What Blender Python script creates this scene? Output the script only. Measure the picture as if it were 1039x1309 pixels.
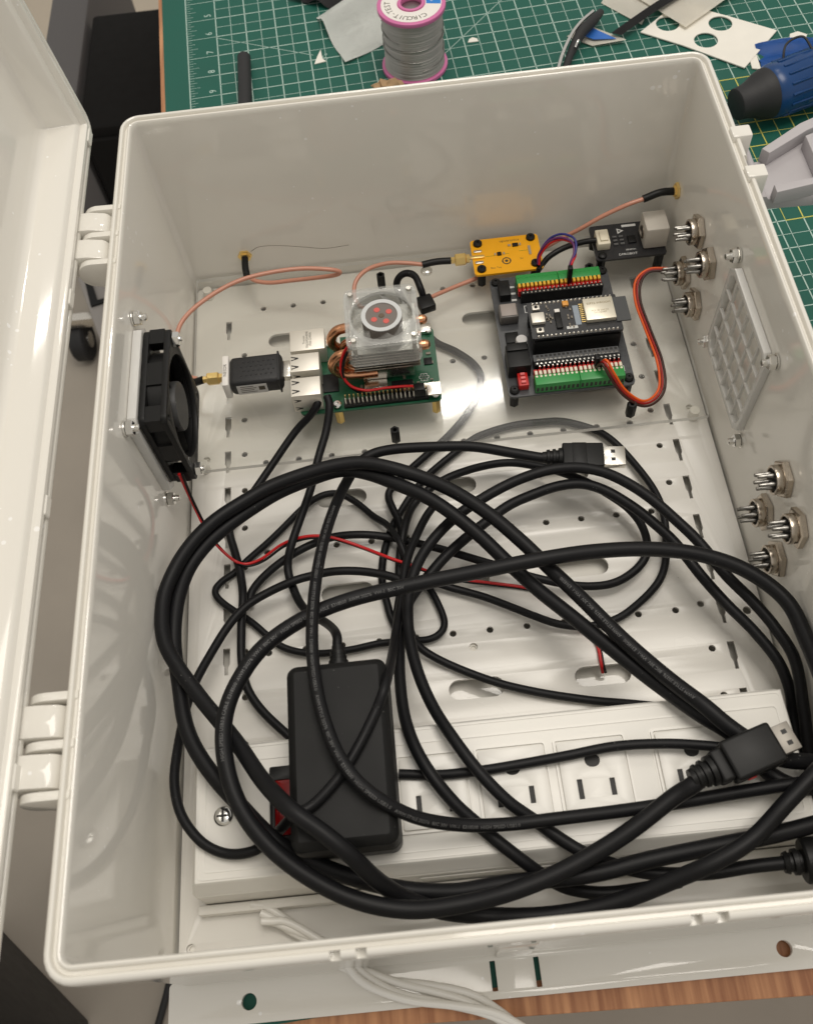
import bpy, bmesh, math, random
from mathutils import Vector, Matrix

random.seed(7)
for o in list(bpy.data.objects):
    bpy.data.objects.remove(o, do_unlink=True)
SC = bpy.context.scene
COL = SC.collection
K = 0.001                                   # everything below is written in millimetres

# ------------------------------------------------------------------ camera
cam_data = bpy.data.cameras.new('camera')
cam = bpy.data.objects.new('camera', cam_data)
COL.objects.link(cam)
SC.camera = cam
cam_data.sensor_fit = 'HORIZONTAL'
cam_data.sensor_width = 36.0
cam_data.lens = 41.4231
cam_data.clip_start = 0.02
cam_data.clip_end = 50
_r, _u, _b = Vector((0.994085, -0.085838, -0.066530)), Vector((0.107277, 0.871528, 0.478466)), Vector((0.016913, -0.482773, 0.875582))
_m = Matrix((_r, _u, _b)).transposed().to_4x4()
_m.translation = Vector((-20.302592, -245.664452, 484.806026)) * K
cam.matrix_world = _m
cam_data.dof.use_dof = True
cam_data.dof.focus_distance = 0.56
cam_data.dof.aperture_fstop = 20.0

# ------------------------------------------------------------------ world and lamps
W = bpy.data.worlds.new('World')
SC.world = W
W.use_nodes = True
W.node_tree.nodes['Background'].inputs[0].default_value = (1.0, 0.955, 0.89, 1)
W.node_tree.nodes['Background'].inputs[1].default_value = 0.55


def area_lamp(name, loc, target, sx, sy, watts, col, spin=0.0):
    d = bpy.data.lights.new(name, 'AREA')
    d.shape = 'RECTANGLE'
    d.size, d.size_y = sx * K, sy * K
    d.energy = watts
    d.color = col
    o = bpy.data.objects.new(name, d)
    COL.objects.link(o)
    o.location = Vector(loc) * K
    v = Vector(target) - Vector(loc)
    o.rotation_euler = v.to_track_quat('-Z', 'Y').to_euler()
    o.rotation_euler.rotate_axis('Z', spin)
    return o


# a short tube light beyond the bench (its glare shows on the clear sheet) and a ceiling fitting over the bench
area_lamp('ceiling_tube_light', (140, 1150, 1500), (140, 120, 0), 260, 50, 1.9, (1.0, 0.95, 0.87), math.radians(11))
area_lamp('ceiling_light', (280, 150, 1900), (0, -20, 0), 1000, 800, 18.5, (1.0, 0.94, 0.855))

SC.view_settings.view_transform = 'Standard'
SC.view_settings.look = 'None'
SC.view_settings.exposure = 0.0
SC.view_settings.gamma = 1.0
SC.render.engine = 'CYCLES'


# ------------------------------------------------------------------ materials
def lin(c):
    return tuple((v / 12.92 if v <= 0.04045 else ((v + 0.055) / 1.055) ** 2.4) for v in c)


def rgb(r, g, b):
    return lin((r / 255, g / 255, b / 255))


MATS = {}


def mat(name, col, rough=0.5, metal=0.0, var=0.06, vscale=60.0, bump=0.0, bscale=900.0, ior=1.5, coat=0.0, rvar=0.08):
    if name in MATS:
        return MATS[name]
    m = bpy.data.materials.new(name)
    m.use_nodes = True
    nt = m.node_tree
    b = nt.nodes['Principled BSDF']
    b.inputs['Metallic'].default_value = metal
    b.inputs['IOR'].default_value = ior
    b.inputs['Coat Weight'].default_value = coat
    tc = nt.nodes.new('ShaderNodeTexCoord')
    n = nt.nodes.new('ShaderNodeTexNoise')
    n.inputs['Scale'].default_value = vscale
    n.inputs['Detail'].default_value = 5
    nt.links.new(tc.outputs['Object'], n.inputs['Vector'])
    mx = nt.nodes.new('ShaderNodeMix')
    mx.data_type = 'RGBA'
    mx.inputs['A'].default_value = (*[max(0, v * (1 - var)) for v in col], 1)
    mx.inputs['B'].default_value = (*[min(1, v * (1 + var)) for v in col], 1)
    nt.links.new(n.outputs['Fac'], mx.inputs['Factor'])
    nt.links.new(mx.outputs['Result'], b.inputs['Base Color'])
    mr = nt.nodes.new('ShaderNodeMapRange')
    mr.inputs['To Min'].default_value = max(0.02, rough - rvar)
    mr.inputs['To Max'].default_value = min(1, rough + rvar)
    nt.links.new(n.outputs['Fac'], mr.inputs['Value'])
    nt.links.new(mr.outputs['Result'], b.inputs['Roughness'])
    if bump:
        n2 = nt.nodes.new('ShaderNodeTexNoise')
        n2.inputs['Scale'].default_value = bscale
        n2.inputs['Detail'].default_value = 3
        nt.links.new(tc.outputs['Object'], n2.inputs['Vector'])
        bp = nt.nodes.new('ShaderNodeBump')
        bp.inputs['Strength'].default_value = bump
        bp.inputs['Distance'].default_value = 0.0006
        nt.links.new(n2.outputs['Fac'], bp.inputs['Height'])
        nt.links.new(bp.outputs['Normal'], b.inputs['Normal'])
    MATS[name] = m
    return m


def clear_mat(name, tint, haze, gloss_rough=0.03, ior=1.49, wave=0.0):
    """thin clear plastic: fresnel mirror over see-through, plus a share of pale diffuse haze"""
    m = bpy.data.materials.new(name)
    m.use_nodes = True
    nt = m.node_tree
    nt.nodes.clear()
    out = nt.nodes.new('ShaderNodeOutputMaterial')
    tr = nt.nodes.new('ShaderNodeBsdfTransparent')
    tr.inputs[0].default_value = (*tint, 1)
    df = nt.nodes.new('ShaderNodeBsdfDiffuse')
    df.inputs[0].default_value = (0.8, 0.79, 0.76, 1)
    gl = nt.nodes.new('ShaderNodeBsdfGlossy')
    gl.inputs['Roughness'].default_value = gloss_rough
    fr = nt.nodes.new('ShaderNodeFresnel')
    fr.inputs[0].default_value = ior
    m1 = nt.nodes.new('ShaderNodeMixShader')
    m1.inputs[0].default_value = haze
    m2 = nt.nodes.new('ShaderNodeMixShader')
    nt.links.new(tr.outputs[0], m1.inputs[1])
    nt.links.new(df.outputs[0], m1.inputs[2])
    ge = nt.nodes.new('ShaderNodeNewGeometry')
    inv = nt.nodes.new('ShaderNodeMath')
    inv.operation = 'SUBTRACT'
    inv.inputs[0].default_value = 1.0
    nt.links.new(ge.outputs['Backfacing'], inv.inputs[1])
    mul = nt.nodes.new('ShaderNodeMath')
    mul.operation = 'MULTIPLY'
    nt.links.new(fr.outputs[0], mul.inputs[0])
    nt.links.new(inv.outputs[0], mul.inputs[1])
    nt.links.new(mul.outputs[0], m2.inputs[0])
    nt.links.new(m1.outputs[0], m2.inputs[1])
    nt.links.new(gl.outputs[0], m2.inputs[2])
    nt.links.new(m2.outputs[0], out.inputs[0])
    if wave:
        tc = nt.nodes.new('ShaderNodeTexCoord')
        n = nt.nodes.new('ShaderNodeTexNoise')
        n.inputs['Scale'].default_value = 60
        nt.links.new(tc.outputs['Object'], n.inputs['Vector'])
        bp = nt.nodes.new('ShaderNodeBump')
        bp.inputs['Strength'].default_value = wave
        bp.inputs['Distance'].default_value = 0.001
        nt.links.new(n.outputs['Fac'], bp.inputs['Height'])
        nt.links.new(bp.outputs['Normal'], gl.inputs['Normal'])
        nt.links.new(bp.outputs['Normal'], fr.inputs['Normal'])
    MATS[name] = m
    return m


WHITE = mat('enclosure_abs', (0.775, 0.75, 0.69), 0.07, var=0.02, vscale=8, rvar=0.012)
LATCH = mat('latch_grey', rgb(178, 174, 176), 0.45)
PANEL = mat('panel_enamel', (0.74, 0.718, 0.67), 0.26, var=0.02, vscale=6, bump=0.025, bscale=60)
STRIPW = mat('strip_white', (0.80, 0.78, 0.73), 0.34, var=0.02, vscale=10)
BLACKP = mat('black_plastic', (0.008, 0.008, 0.008), 0.45, bump=0.05, ior=1.34)
BRICKM = mat('adapter_black', (0.009, 0.009, 0.009), 0.50, bump=0.12, bscale=2500, ior=1.31)
CABLE = mat('cable_jacket', (0.007, 0.007, 0.008), 0.48, var=0.25, vscale=30, bump=0.04, bscale=500, ior=1.31)
PRINT = mat('cable_print', (0.13, 0.13, 0.13), 0.6, var=0.5, vscale=300)
SLOTK = mat('socket_dark', (0.02, 0.019, 0.018), 0.6)
CHROME = mat('bright_zinc', (0.80, 0.79, 0.76), 0.18, 1.0)
NICKEL = mat('nickel', (0.52, 0.46, 0.39), 0.25, 1.0)
TIN = mat('tinned_steel', (0.74, 0.71, 0.65), 0.28, 1.0)
SHIELD = mat('port_shield', (0.80, 0.76, 0.68), 0.42, 0.55)
PIN = mat('dark_pin', (0.30, 0.29, 0.27), 0.3, 1.0)
GOLD = mat('gold_plate', (0.90, 0.66, 0.26), 0.34, 0.85)
BRASS = mat('brass', (0.70, 0.50, 0.18), 0.30, 1.0)
COPPER = mat('copper', (0.72, 0.36, 0.20), 0.25, 1.0)
COAX = mat('coax_brown', rgb(196, 138, 116), 0.32, var=0.10)
PCBG = mat('pcb_green', rgb(22, 84, 56), 0.35, var=0.35, vscale=500)
PCBK = mat('pcb_black', (0.018, 0.018, 0.02), 0.35, var=0.4, vscale=400)
PCBGREY = mat('pcb_expansion', (0.060, 0.062, 0.066), 0.35, var=0.4, vscale=400)
PCBY = mat('pcb_yellow', rgb(236, 168, 14), 0.38, var=0.06, vscale=200)
SILK = mat('silkscreen', (0.62, 0.62, 0.60), 0.6)
SILKD = mat('silkscreen_dark', (0.05, 0.04, 0.02), 0.6)
TERMG = mat('terminal_green', rgb(44, 140, 66), 0.40)
REDP = mat('red_plastic', rgb(190, 34, 30), 0.4)
YELP = mat('yellow_plastic', rgb(226, 178, 60), 0.4)
REDW = mat('red_wire', rgb(196, 26, 30), 0.35)
ORW = mat('orange_wire', rgb(228, 92, 22), 0.38)
BRW = mat('brown_wire', rgb(92, 40, 22), 0.4)
BLUEW = mat('blue_wire', rgb(44, 46, 120), 0.4)
PURW = mat('purple_wire', rgb(96, 40, 96), 0.4)
CREAM = mat('cream_plastic', rgb(228, 220, 198), 0.45)
SENSW = mat('sensor_grey', rgb(196, 190, 180), 0.6, bump=0.1)
MATG = mat('cutting_mat_green', rgb(8, 86, 72), 0.62, var=0.12, vscale=20, bump=0.1, bscale=1500)
MATL = mat('mat_print_white', rgb(178, 202, 192), 0.7)
MATY = mat('mat_print_yellow', rgb(206, 200, 96), 0.7)
PINK = mat('spool_pink', rgb(206, 112, 162), 0.38)
LABELW = mat('label_white', rgb(232, 228, 222), 0.6)
LABELB = mat('label_blue', rgb(28, 124, 206), 0.5)
SOLDER = mat('solder_wire', (0.36, 0.35, 0.33), 0.35, 1.0)
PAPER = mat('paper_white', rgb(236, 232, 222), 0.8, bump=0.05, bscale=400)
FOAM = mat('packing_foam', rgb(232, 234, 230), 0.9, bump=0.5, bscale=700)
BLUEPK = mat('blue_print', rgb(44, 104, 186), 0.45, var=0.3, vscale=90)
TOOLB = mat('tool_blue', rgb(8, 58, 110), 0.28, var=0.25, vscale=40)
RUBBER = mat('black_rubber', (0.014, 0.014, 0.015), 0.6, bump=0.1)
CONC = mat('concrete', rgb(168, 160, 148), 0.75, var=0.22, vscale=6, bump=0.2, bscale=120)
DARKBOX = mat('dark_cabinet', (0.006, 0.0055, 0.005), 0.85, ior=1.3)
GREYCART = mat('grey_cart', rgb(150, 146, 142), 0.6)
LABELS = mat('label_silver', rgb(200, 198, 196), 0.5)
ROCKER = mat('red_rocker', rgb(120, 6, 8), 0.25)
CRUMB = mat('brown_paper', rgb(170, 140, 104), 0.8, var=0.3, vscale=200)
ACRYL = clear_mat('clear_acrylic', (0.98, 0.98, 0.97), 0.045, 0.075, wave=0.03)  # pale haze stands in for glare whitening whatever lies under the sheet
CLEARF = clear_mat('clear_fan_plastic', (0.93, 0.94, 0.94), 0.22, 0.08)
ACEDGE = clear_mat('acrylic_edge', (0.9, 0.92, 0.9), 0.85, 0.15)
GUARD = clear_mat('guard_translucent', (0.80, 0.80, 0.78), 0.72, 0.2)


def add_specks(m, scale, amount, col):
    """sparse pale dust specks and short scuffs with shapes of their own"""
    nt = m.node_tree
    b = nt.nodes['Principled BSDF']
    src = b.inputs['Base Color'].links[0].from_socket
    tc = [n for n in nt.nodes if n.type == 'TEX_COORD'][0]
    v = nt.nodes.new('ShaderNodeTexVoronoi')
    v.inputs['Scale'].default_value = scale
    nt.links.new(tc.outputs['Object'], v.inputs['Vector'])
    n = nt.nodes.new('ShaderNodeTexNoise')
    n.inputs['Scale'].default_value = scale * 0.16
    n.inputs['Detail'].default_value = 3
    nt.links.new(tc.outputs['Object'], n.inputs['Vector'])
    mr = nt.nodes.new('ShaderNodeMapRange')          # speck size follows a patchy field
    mr.inputs['From Min'].default_value = 0.52
    mr.inputs['From Max'].default_value = 0.75
    mr.inputs['To Min'].default_value = 0.0
    mr.inputs['To Max'].default_value = amount
    nt.links.new(n.outputs['Fac'], mr.inputs['Value'])
    lt = nt.nodes.new('ShaderNodeMath')
    lt.operation = 'LESS_THAN'
    nt.links.new(v.outputs['Distance'], lt.inputs[0])
    nt.links.new(mr.outputs['Result'], lt.inputs[1])
    mx = nt.nodes.new('ShaderNodeMix')
    mx.data_type = 'RGBA'
    mx.inputs['B'].default_value = (*col, 1)
    nt.links.new(src, mx.inputs['A'])
    sc = nt.nodes.new('ShaderNodeMath')
    sc.operation = 'MULTIPLY'
    sc.inputs[1].default_value = 0.85
    nt.links.new(lt.outputs[0], sc.inputs[0])
    nt.links.new(sc.outputs[0], mx.inputs['Factor'])
    nt.links.new(mx.outputs['Result'], b.inputs['Base Color'])


add_specks(WHITE, 150, 0.24, (0.92, 0.91, 0.89))
add_specks(PANEL, 150, 0.10, (0.45, 0.42, 0.38))
add_specks(CABLE, 420, 0.15, (0.16, 0.16, 0.15))
add_specks(BRICKM, 500, 0.16, (0.14, 0.14, 0.13))


def wood_mat():
    m = bpy.data.materials.new('bench_plywood')
    m.use_nodes = True
    nt = m.node_tree
    b = nt.nodes['Principled BSDF']
    b.inputs['Roughness'].default_value = 0.5
    tc = nt.nodes.new('ShaderNodeTexCoord')
    mp = nt.nodes.new('ShaderNodeMapping')
    mp.inputs['Scale'].default_value = (260, 14, 60)
    n = nt.nodes.new('ShaderNodeTexNoise')
    n.inputs['Scale'].default_value = 1.0
    n.inputs['Detail'].default_value = 6
    r = nt.nodes.new('ShaderNodeValToRGB')
    r.color_ramp.elements[0].position = 0.3
    r.color_ramp.elements[0].color = (*rgb(150, 96, 62), 1)
    r.color_ramp.elements[1].position = 0.7
    r.color_ramp.elements[1].color = (*rgb(206, 150, 106), 1)
    nt.links.new(tc.outputs['Object'], mp.inputs[0])
    nt.links.new(mp.outputs[0], n.inputs['Vector'])
    nt.links.new(n.outputs['Fac'], r.inputs[0])
    nt.links.new(r.outputs[0], b.inputs['Base Color'])
    MATS['wood'] = m
    return m


WOOD = wood_mat()


# ------------------------------------------------------------------ mesh helpers (mm in, metres out)
def finish(bm, name, m, parent=None, sharp=35.0, loc=None, rot=None, flat=False):
    bmesh.ops.scale(bm, vec=(K, K, K), verts=bm.verts)
    me = bpy.data.meshes.new(name)
    bm.to_mesh(me)
    bm.free()
    return link_mesh(me, name, m, parent, sharp, loc, rot, flat)


def link_mesh(me, name, m, parent=None, sharp=35.0, loc=None, rot=None, flat=False):
    if not flat:
        me.polygons.foreach_set('use_smooth', [True] * len(me.polygons))
        me.set_sharp_from_angle(angle=math.radians(sharp))
    me.materials.clear()
    for q in (m if isinstance(m, (list, tuple)) else [m]):
        me.materials.append(q)
    o = bpy.data.objects.new(name, me)
    COL.objects.link(o)
    if parent:
        o.parent = parent
    if loc is not None:
        o.location = Vector(loc) * K
    if rot is not None:
        o.rotation_euler = rot
    return o


def thing(name, label, cat, loc=(0, 0, 0), rot=(0, 0, 0), group=None):
    o = bpy.data.objects.new(name, None)
    o.empty_display_size = 0.01
    COL.objects.link(o)
    o.location = Vector(loc) * K
    o.rotation_euler = rot
    return tag(o, label, cat, group)


def tag(o, label, cat, group=None):
    o['label'] = label
    o['category'] = cat
    if group:
        o['group'] = group
    return o


def struct(o):
    o['kind'] = 'structure'
    return o


def copy_tree(o, parent=None):
    c = o.copy()
    COL.objects.link(c)
    c.parent = parent
    for ch in list(o.children):
        copy_tree(ch, c)
    return c


def add_box(bm, x0, x1, y0, y1, z0, z1, bev=0.0, seg=2, mi=0):
    vs = [bm.verts.new(p) for p in ((x0, y0, z0), (x1, y0, z0), (x1, y1, z0), (x0, y1, z0),
                                    (x0, y0, z1), (x1, y0, z1), (x1, y1, z1), (x0, y1, z1))]
    fs = [bm.faces.new([vs[i] for i in f]) for f in ((3, 2, 1, 0), (4, 5, 6, 7), (0, 1, 5, 4), (1, 2, 6, 5), (2, 3, 7, 6), (3, 0, 4, 7))]
    for f in fs:
        f.material_index = mi
    if bev > 0:
        es = list({e for f in fs for e in f.edges})
        r = bmesh.ops.bevel(bm, geom=es, offset=bev, segments=seg, profile=0.5, affect='EDGES')
        for f in r['faces']:
            f.material_index = mi


def box(name, b, m, parent=None, bev=0.0, seg=2, **kw):
    bm = bmesh.new()
    add_box(bm, *b, bev=bev, seg=seg)
    return finish(bm, name, m, parent, **kw)


def frame_of(d):
    d = d.normalized()
    a = Vector((0, 0, 1)) if abs(d.z) < 0.9 else Vector((1, 0, 0))
    u = d.cross(a).normalized()
    return u, d.cross(u).normalized()


def add_lathe(bm, p0, axis, prof, n=24, mi=0, phase=0.0):
    """prof: list of (distance along axis, radius); closed with end caps"""
    p0, axis = Vector(p0), Vector(axis).normalized()
    u, v = frame_of(axis)
    rings = []
    for t, r in prof:
        if r < 1e-6:
            rings.append([bm.verts.new(p0 + axis * t)])
        else:
            rings.append([bm.verts.new(p0 + axis * t + (u * math.cos(a) + v * math.sin(a)) * r)
                          for a in [phase + 2 * math.pi * i / n for i in range(n)]])
    fs = []
    for a, b in zip(rings, rings[1:]):
        for i in range(n):
            j = (i + 1) % n
            if len(a) == 1 and len(b) == 1:
                continue
            if len(a) == 1:
                fs.append(bm.faces.new((a[0], b[j], b[i])))
            elif len(b) == 1:
                fs.append(bm.faces.new((a[i], a[j], b[0])))
            else:
                fs.append(bm.faces.new((a[i], a[j], b[j], b[i])))
    if len(rings[0]) > 1:
        fs.append(bm.faces.new(list(reversed(rings[0]))))
    if len(rings[-1]) > 1:
        fs.append(bm.faces.new(rings[-1]))
    for f in fs:
        f.material_index = mi
    bmesh.ops.recalc_face_normals(bm, faces=fs)


def lathe(name, p0, axis, prof, m, parent=None, n=24, phase=0.0, **kw):
    bm = bmesh.new()
    add_lathe(bm, p0, axis, prof, n, 0, phase)
    return finish(bm, name, m, parent, **kw)


def rod(name, p0, p1, r, m, parent=None, n=20, bev=0.0, **kw):
    p0, p1 = Vector(p0), Vector(p1)
    L = (p1 - p0).length
    prof = [(0, r), (L, r)] if bev <= 0 else [(0, r - bev), (bev, r), (L - bev, r), (L, r - bev)]
    return lathe(name, p0, p1 - p0, prof, m, parent, n, **kw)


def add_rod(bm, p0, p1, r, n=12, mi=0):
    p0, p1 = Vector(p0), Vector(p1)
    add_lathe(bm, p0, p1 - p0, [(0, r), ((p1 - p0).length, r)], n, mi)


def spline(pts, k=7):
    P = [Vector(p) for p in pts]
    P = [P[0] * 2 - P[1]] + P + [P[-1] * 2 - P[-2]]
    out = []
    for i in range(1, len(P) - 2):
        a, b, c, d = P[i - 1:i + 3]
        for j in range(k):
            t = j / k
            out.append(0.5 * ((2 * b) + (c - a) * t + (2 * a - 5 * b + 4 * c - d) * t * t + (3 * b - a - 3 * c + d) * t ** 3))
    out.append(P[-2])
    return out


def add_tube(bm, path, r, n=12, mi=0):
    path = [Vector(p) for p in path]
    T = []
    for i in range(len(path)):
        a, b = path[max(0, i - 1)], path[min(len(path) - 1, i + 1)]
        T.append((b - a).normalized())
    u, _ = frame_of(T[0])
    rings = []
    for i, p in enumerate(path):
        t = T[i]
        u = (u - t * u.dot(t)).normalized()
        v = t.cross(u)
        rr = r(i / (len(path) - 1)) if callable(r) else r
        rings.append([bm.verts.new(p + (u * math.cos(2 * math.pi * k / n) + v * math.sin(2 * math.pi * k / n)) * rr) for k in range(n)])
    for a, b in zip(rings, rings[1:]):
        for i in range(n):
            j = (i + 1) % n
            bm.faces.new((a[i], a[j], b[j], b[i])).material_index = mi
    bm.faces.new(list(reversed(rings[0]))).material_index = mi
    bm.faces.new(rings[-1]).material_index = mi


def tube(name, pts, r, m, parent=None, n=12, k=7, smooth=True, **kw):
    bm = bmesh.new()
    add_tube(bm, spline(pts, k) if smooth else pts, r, n)
    return finish(bm, name, m, parent, sharp=60, **kw)


def circle(cx, cy, r, n=20):
    return [(cx + r * math.cos(2 * math.pi * i / n), cy + r * math.sin(2 * math.pi * i / n)) for i in range(n)]


def stadium(cx, cy, L, w, n=8, vertical=False):
    r = w / 2
    h = L / 2 - r
    pts = [(h + r * math.cos(a), r * math.sin(a)) for a in [-math.pi / 2 + math.pi * i / n for i in range(n + 1)]]
    pts += [(-h + r * math.cos(a), r * math.sin(a)) for a in [math.pi / 2 + math.pi * i / n for i in range(n + 1)]]
    if vertical:
        pts = [(-y, x) for x, y in pts]
    return [(cx + x, cy + y) for x, y in pts]


def rrect(x0, x1, y0, y1, r, n=5):
    out = []
    for cx, cy, a0 in ((x1 - r, y1 - r, 0), (x0 + r, y1 - r, 90), (x0 + r, y0 + r, 180), (x1 - r, y0 + r, 270)):
        for i in range(n + 1):
            a = math.radians(a0 + 90 * i / n)
            out.append((cx + r * math.cos(a), cy + r * math.sin(a)))
    return out


def plate_mesh(loops, z0, z1, bevel=0.0):
    """flat plate with holes: first loop the outline, the others the holes"""
    cu = bpy.data.curves.new('tmp', 'CURVE')
    cu.dimensions = '2D'
    cu.fill_mode = 'BOTH'
    cu.extrude = max(0.0, (z1 - z0) / 2 - bevel) * K
    cu.offset = -bevel * K
    cu.bevel_depth = bevel * K
    cu.bevel_resolution = 1
    for lp in loops:
        s = cu.splines.new('POLY')
        s.points.add(len(lp) - 1)
        for q, (x, y) in zip(s.points, lp):
            q.co = (x * K, y * K, 0, 1)
        s.use_cyclic_u = True
    ob = bpy.data.objects.new('tmp', cu)
    me = bpy.data.meshes.new_from_object(ob)
    bpy.data.objects.remove(ob)
    bpy.data.curves.remove(cu)
    me.transform(Matrix.Translation((0, 0, (z0 + z1) / 2 * K)))
    bm = bmesh.new()
    bm.from_mesh(me)
    bmesh.ops.remove_doubles(bm, verts=bm.verts, dist=1e-7)
    bm.to_mesh(me)
    bm.free()
    return me


def plate(name, loops, z0, z1, m, parent=None, mtx=None, bevel=0.0, **kw):
    me = plate_mesh(loops, z0, z1, bevel)
    if mtx is not None:
        t = mtx.copy()
        t.translation = t.translation * K
        me.transform(t)
    return link_mesh(me, name, m, parent, **kw)


def text_mesh(s, size, align='CENTER', extrude=0.0):
    cu = bpy.data.curves.new('tmp', 'FONT')
    cu.body = s
    cu.size = size * K
    cu.align_x = align
    cu.align_y = 'CENTER'
    cu.extrude = extrude * K
    cu.resolution_u = 2
    ob = bpy.data.objects.new('tmp', cu)
    me = bpy.data.meshes.new_from_object(ob)
    bpy.data.objects.remove(ob)
    bpy.data.curves.remove(cu)
    return me


def text(name, s, size, m, parent, loc, rotz=0.0, align='CENTER', mtx=None):
    me = text_mesh(s, size, align)
    t = mtx.copy() if mtx is not None else Matrix.Rotation(rotz, 4, 'Z')
    t.translation = (Vector(loc) if mtx is None else t.translation) * K
    me.transform(t)
    return link_mesh(me, name, m, parent, flat=True)


def join_meshes(mes):
    bm = bmesh.new()
    for me in mes:
        bm.from_mesh(me)
        bpy.data.meshes.remove(me)
    me = bpy.data.meshes.new('j')
    bm.to_mesh(me)
    bm.free()
    return me


def add_ring_sweep(bm, rect, r, prof, mi=0, to3=None, close=False):
    """sweep a profile of (inset, height) round a rounded rectangle rect=(x0,x1,y0,y1)"""
    x0, x1, y0, y1 = rect
    n = 6
    rings = []
    for d, h in prof:
        rr = max(0.6, r - d)
        pts = rrect(x0 + d, x1 - d, y0 + d, y1 - d, rr, n)
        rings.append([bm.verts.new(to3(x, y, h) if to3 else (x, y, h)) for x, y in pts])
    fs = []
    for a, b in zip(rings, rings[1:]):
        for i in range(len(a)):
            j = (i + 1) % len(a)
            fs.append(bm.faces.new((a[i], a[j], b[j], b[i])))
    if close:
        fs.append(bm.faces.new(list(reversed(rings[0]))))
        fs.append(bm.faces.new(rings[-1]))
    for f in fs:
        f.material_index = mi
    return fs


def rebase(root):
    """put the origin of a thing built in place at the middle of its base"""
    bpy.context.view_layer.update()
    meshes = [root] if root.type == 'MESH' else []
    stack = list(root.children)
    while stack:
        c = stack.pop()
        meshes.append(c)
        stack += list(c.children)
    lo, hi = Vector((9e9,) * 3), Vector((-9e9,) * 3)
    for o in meshes:
        if o.type != 'MESH':
            continue
        for q in o.bound_box:
            w = o.matrix_world @ Vector(q)
            lo = Vector(map(min, lo, w))
            hi = Vector(map(max, hi, w))
    base = Vector(((lo.x + hi.x) / 2, (lo.y + hi.y) / 2, lo.z))
    if root.type == 'MESH':
        root.data.transform(Matrix.Translation(-base))
        for c in root.children:
            c.location -= base
    else:
        for c in root.children:
            c.location -= base
    root.location = base
    return root

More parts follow.
